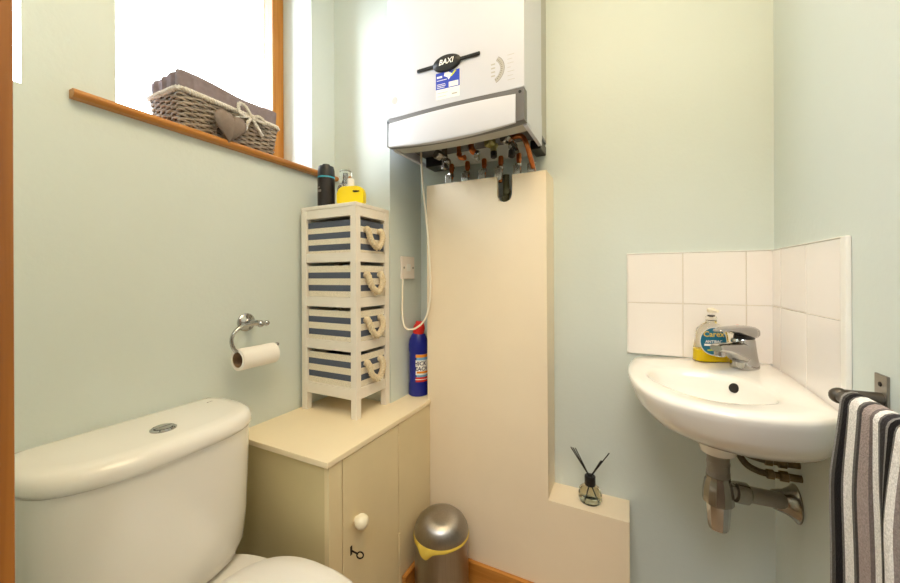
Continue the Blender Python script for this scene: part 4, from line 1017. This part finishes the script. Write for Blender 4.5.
# ------------------------------------------------------------------ pedal bin
bc = Vector((-0.566, 1.058, 0)); br_ = 0.0885
t = thing('pedal_bin', 'brushed steel round bin with domed lid between cupboard and boxing', 'bin', bc)
bm = B_(); lathe(bm, bc, (0, 0, 1), [(br_ - 0.002, 0), (br_, 0.004), (br_, 0.250), (br_ - 0.003, 0.254)], 64); link('body', bm, 'steel', t)
bm = B_(); lathe(bm, bc + Z_ * 0.260, (0, 0, 1), [(br_ - 0.003, 0), (br_ + 0.001, 0.001), (br_ + 0.001, 0.008), (br_ - 0.002, 0.020), (br_ - 0.012, 0.038), (br_ - 0.030, 0.054), (br_ - 0.055, 0.064), (br_ - 0.075, 0.0675), (0, 0.0685)], 64); link('lid', bm, 'steel', t, sharp=60)
bm = B_(); rings = []
for f, (rr_, zz) in enumerate(((br_ - 0.004, 0.260), (br_ + 0.0015, 0.261), (br_ + 0.003, 0.256), (br_ + 0.0022, 0.246))):
    r_ = []
    for k in range(72):
        a = 2 * PI * k / 72
        sag = math.exp(-((math.atan2(math.sin(a + 1.75), math.cos(a + 1.75))) / 0.55) ** 2)
        w = 0.0014 * math.sin(a * 19) * (1 if f > 1 else 0)
        z = zz - (0.026 * sag * (0.6 + 0.4 * math.sin(a * 7 + 1)) if f == 3 else (0.010 * sag if f == 2 else 0)) + (0.007 * (1 - sag) if f == 3 else 0)
        R_ = rr_ + w * sag + 0.004 * sag * (1 if f == 2 else 0)
        r_.append(bc + Vector((R_ * math.cos(a), R_ * math.sin(a), z)))
    rings.append(r_)
loft(bm, rings, False, False); link('bin_liner', bm, 'liner', t, sharp=70)
bm = B_(); box(bm, bc + Vector((-0.018, -br_ - 0.025, 0.012)), bc + Vector((0.018, -br_ + 0.004, 0.020)), 0.003); link('pedal', bm, 'black', t)

# ------------------------------------------------------------------ towel rail and towel
t = thing('towel_rail', 'dark metal towel rail with square plate on the right wall', 'towel rail', (XR, 0.803, 0.916))
bm = B_(); box(bm, (XR - 0.004, 0.787, 0.887), (XR, 0.819, 0.945), 0.001); pl_ = link('wall_plate', bm, 'nickel', t)
bm = B_(); lathe(bm, (XR - 0.004, 0.803, 0.930), (-1, 0, 0), [(0.004, 0), (0.0035, 0.0012), (0, 0.0014)], 12); link('screw', bm, 'iron', pl_)
bm = B_(); rod(bm, (XR - 0.003, 0.800, 0.907), (0.297, 0.797, 0.907), 0.0105, 18); sphere(bm, (0.296, 0.797, 0.907), 0.0125, n=18); link('arm', bm, 'dark_metal', t)
bm = B_(); rod(bm, (0.297, 0.797, 0.907), (0.297, 0.40, 0.907), 0.009, 18); link('rail', bm, 'dark_metal', t)
bm = B_(); rod(bm, (XR - 0.003, 0.40, 0.907), (0.297, 0.40, 0.907), 0.0105, 18); sphere(bm, (0.296, 0.40, 0.907), 0.0125, n=18); link('arm', bm, 'dark_metal', t)
bm = B_(); box(bm, (XR - 0.004, 0.384, 0.887), (XR, 0.416, 0.945), 0.001); link('wall_plate', bm, 'nickel', t)
# towel draped over the rail; built along x = along the rail so the stripes follow its length
nu, nv = 60, 60
ytop, ylen = 0.757, 0.34
bm = B_(); grid = []
prof = []
for k in range(nv + 1):
    f = k / nv
    prof.append(f)
def towel_pt(s, f, off):
    """s 0..1 along the rail from the far end, f 0..1 from back hem over the rail to front hem"""
    y = ytop - s * ylen
    Rr = 0.016 + off
    if f < 0.40: L = (0.40 - f) / 0.40 * 0.36; x, z = 0.297 + Rr * 0.95, 0.909 - L; down = L
    elif f < 0.52:
        a = (f - 0.40) / 0.12 * PI; x, z = 0.297 + Rr * 0.95 * math.cos(a), 0.909 + Rr * math.sin(a); down = 0
    else: L = (f - 0.52) / 0.48 * 0.56; x, z = 0.297 - Rr * 0.95, 0.909 - L; down = L
    front = f >= 0.46
    k = min(1.0, down / 0.12)
    fold = 0.006 * math.sin(s * 17 + 0.6 + 1.2 * down) + 0.004 * math.sin(s * 31 + 2)
    if front:
        x -= k * (0.002 + fold * 0.8)
        y += k * 0.006 * math.sin(down * 16 + s * 3.0) + down * 0.05 * (1 - s)
    else: x += k * 0.004 * math.sin(s * 14)
    return Vector((x, y, z))
top_, bot_ = [], []
for i in range(nu + 1):
    top_.append([bm.verts.new(towel_pt(i / nu, k / nv, 0.0)) for k in range(nv + 1)])
    bot_.append([bm.verts.new(towel_pt(i / nu, k / nv, -0.0065)) for k in range(nv + 1)])
uvs = {}
for i in range(nu + 1):
    for k in range(nv + 1): uvs[top_[i][k]] = uvs[bot_[i][k]] = (i / nu * ylen, k / nv)
for i in range(nu):
    for k in range(nv):
        bm.faces.new([top_[i][k], top_[i + 1][k], top_[i + 1][k + 1], top_[i][k + 1]]); bm.faces.new([bot_[i][k], bot_[i][k + 1], bot_[i + 1][k + 1], bot_[i + 1][k]])
for k in range(nv):
    for i in (0, nu): bm.faces.new([top_[i][k], top_[i][k + 1], bot_[i][k + 1], bot_[i][k]])
for i in range(nu):
    for k in (0, nv): bm.faces.new([top_[i][k], bot_[i][k], bot_[i + 1][k], top_[i + 1][k]])
uvl = bm.loops.layers.uv.new('cloth')
for f_ in bm.faces:
    for l_ in f_.loops: l_[uvl].uv = uvs[l_.vert]
nt = M['towel'].node_tree
sepn = [n_ for n_ in nt.nodes if n_.type == 'SEPXYZ'][0]; tcn = [n_ for n_ in nt.nodes if n_.type == 'TEX_COORD'][0]
nt.links.new(tcn.outputs['UV'], sepn.inputs['Vector'])
tag(link('striped_towel', bm, 'towel', origin=(0.288, 0.6, 0.909), sharp=80), 'grey, black and white striped terry towel hanging on the towel rail', 'towel')

# ------------------------------------------------------------------ light
def area(name, loc, rot, size, power, col, sy=None, shape='DISK'):
    l = bpy.data.lights.new(name, 'AREA'); l.shape = shape; l.size = size; l.energy = power; l.color = col
    if sy: l.size_y = sy
    o = bpy.data.objects.new(name, l); C.objects.link(o); o.location = loc; o.rotation_euler = rot; return o
WARM = (1.0, 0.755, 0.45)
area('ceiling_lamp', (-0.06, 0.36, 2.37), (0, 0, 0), 0.75, 11.5, WARM)
area('hall_fill_light', (-0.05, -0.55, 2.36), (0, 0, 0), 0.9, 24.0, (0.93, 0.97, 1.0))  # added fill light behind the camera, no known lamp there
w = bpy.data.worlds.new('overcast_sky'); sc.world = w; w.use_nodes = True
bg = w.node_tree.nodes['Background']; bg.inputs['Color'].default_value = (0.86, 0.94, 1.0, 1); bg.inputs['Strength'].default_value = 8.0

sl_ = bpy.data.lights.new('hazy_sun', 'SUN'); sl_.energy = 7.5; sl_.angle = math.radians(30); sl_.color = (0.86, 0.93, 1.0)
so = bpy.data.objects.new('hazy_sun', sl_); C.objects.link(so)
so.rotation_euler = Vector((0.63, 0.69, -0.36)).to_track_quat('-Z', 'Y').to_euler()

# ------------------------------------------------------------------ camera
cam = bpy.data.cameras.new('camera'); cam.sensor_width = 36; cam.sensor_fit = 'HORIZONTAL'
cam.lens = 362.44 / 900 * 36; cam.shift_y = -(291.5 - 276.72) / 900; cam.clip_start = 0.01
co = bpy.data.objects.new('camera', cam); C.objects.link(co); sc.camera = co
yaw, roll = 0.4644, 0.0045
co.matrix_world = Matrix.Translation((0, 0, 1.10)) @ Matrix.Rotation(yaw, 4, 'Z') @ Matrix.Rotation(PI / 2, 4, 'X') @ Matrix.Rotation(-roll, 4, 'Z')

sc.view_settings.view_transform = 'Standard'; sc.view_settings.look = 'None'; sc.view_settings.gamma = 1
sc.view_settings.use_curve_mapping = False; sc.view_settings.exposure = 0.2
sc.cycles.max_bounces = 12; sc.cycles.diffuse_bounces = 6; sc.cycles.glossy_bounces = 5; sc.cycles.transmission_bounces = 10; sc.cycles.transparent_max_bounces = 10
sc.cycles.use_denoising = True
sc.cycles.sample_clamp_indirect = 6
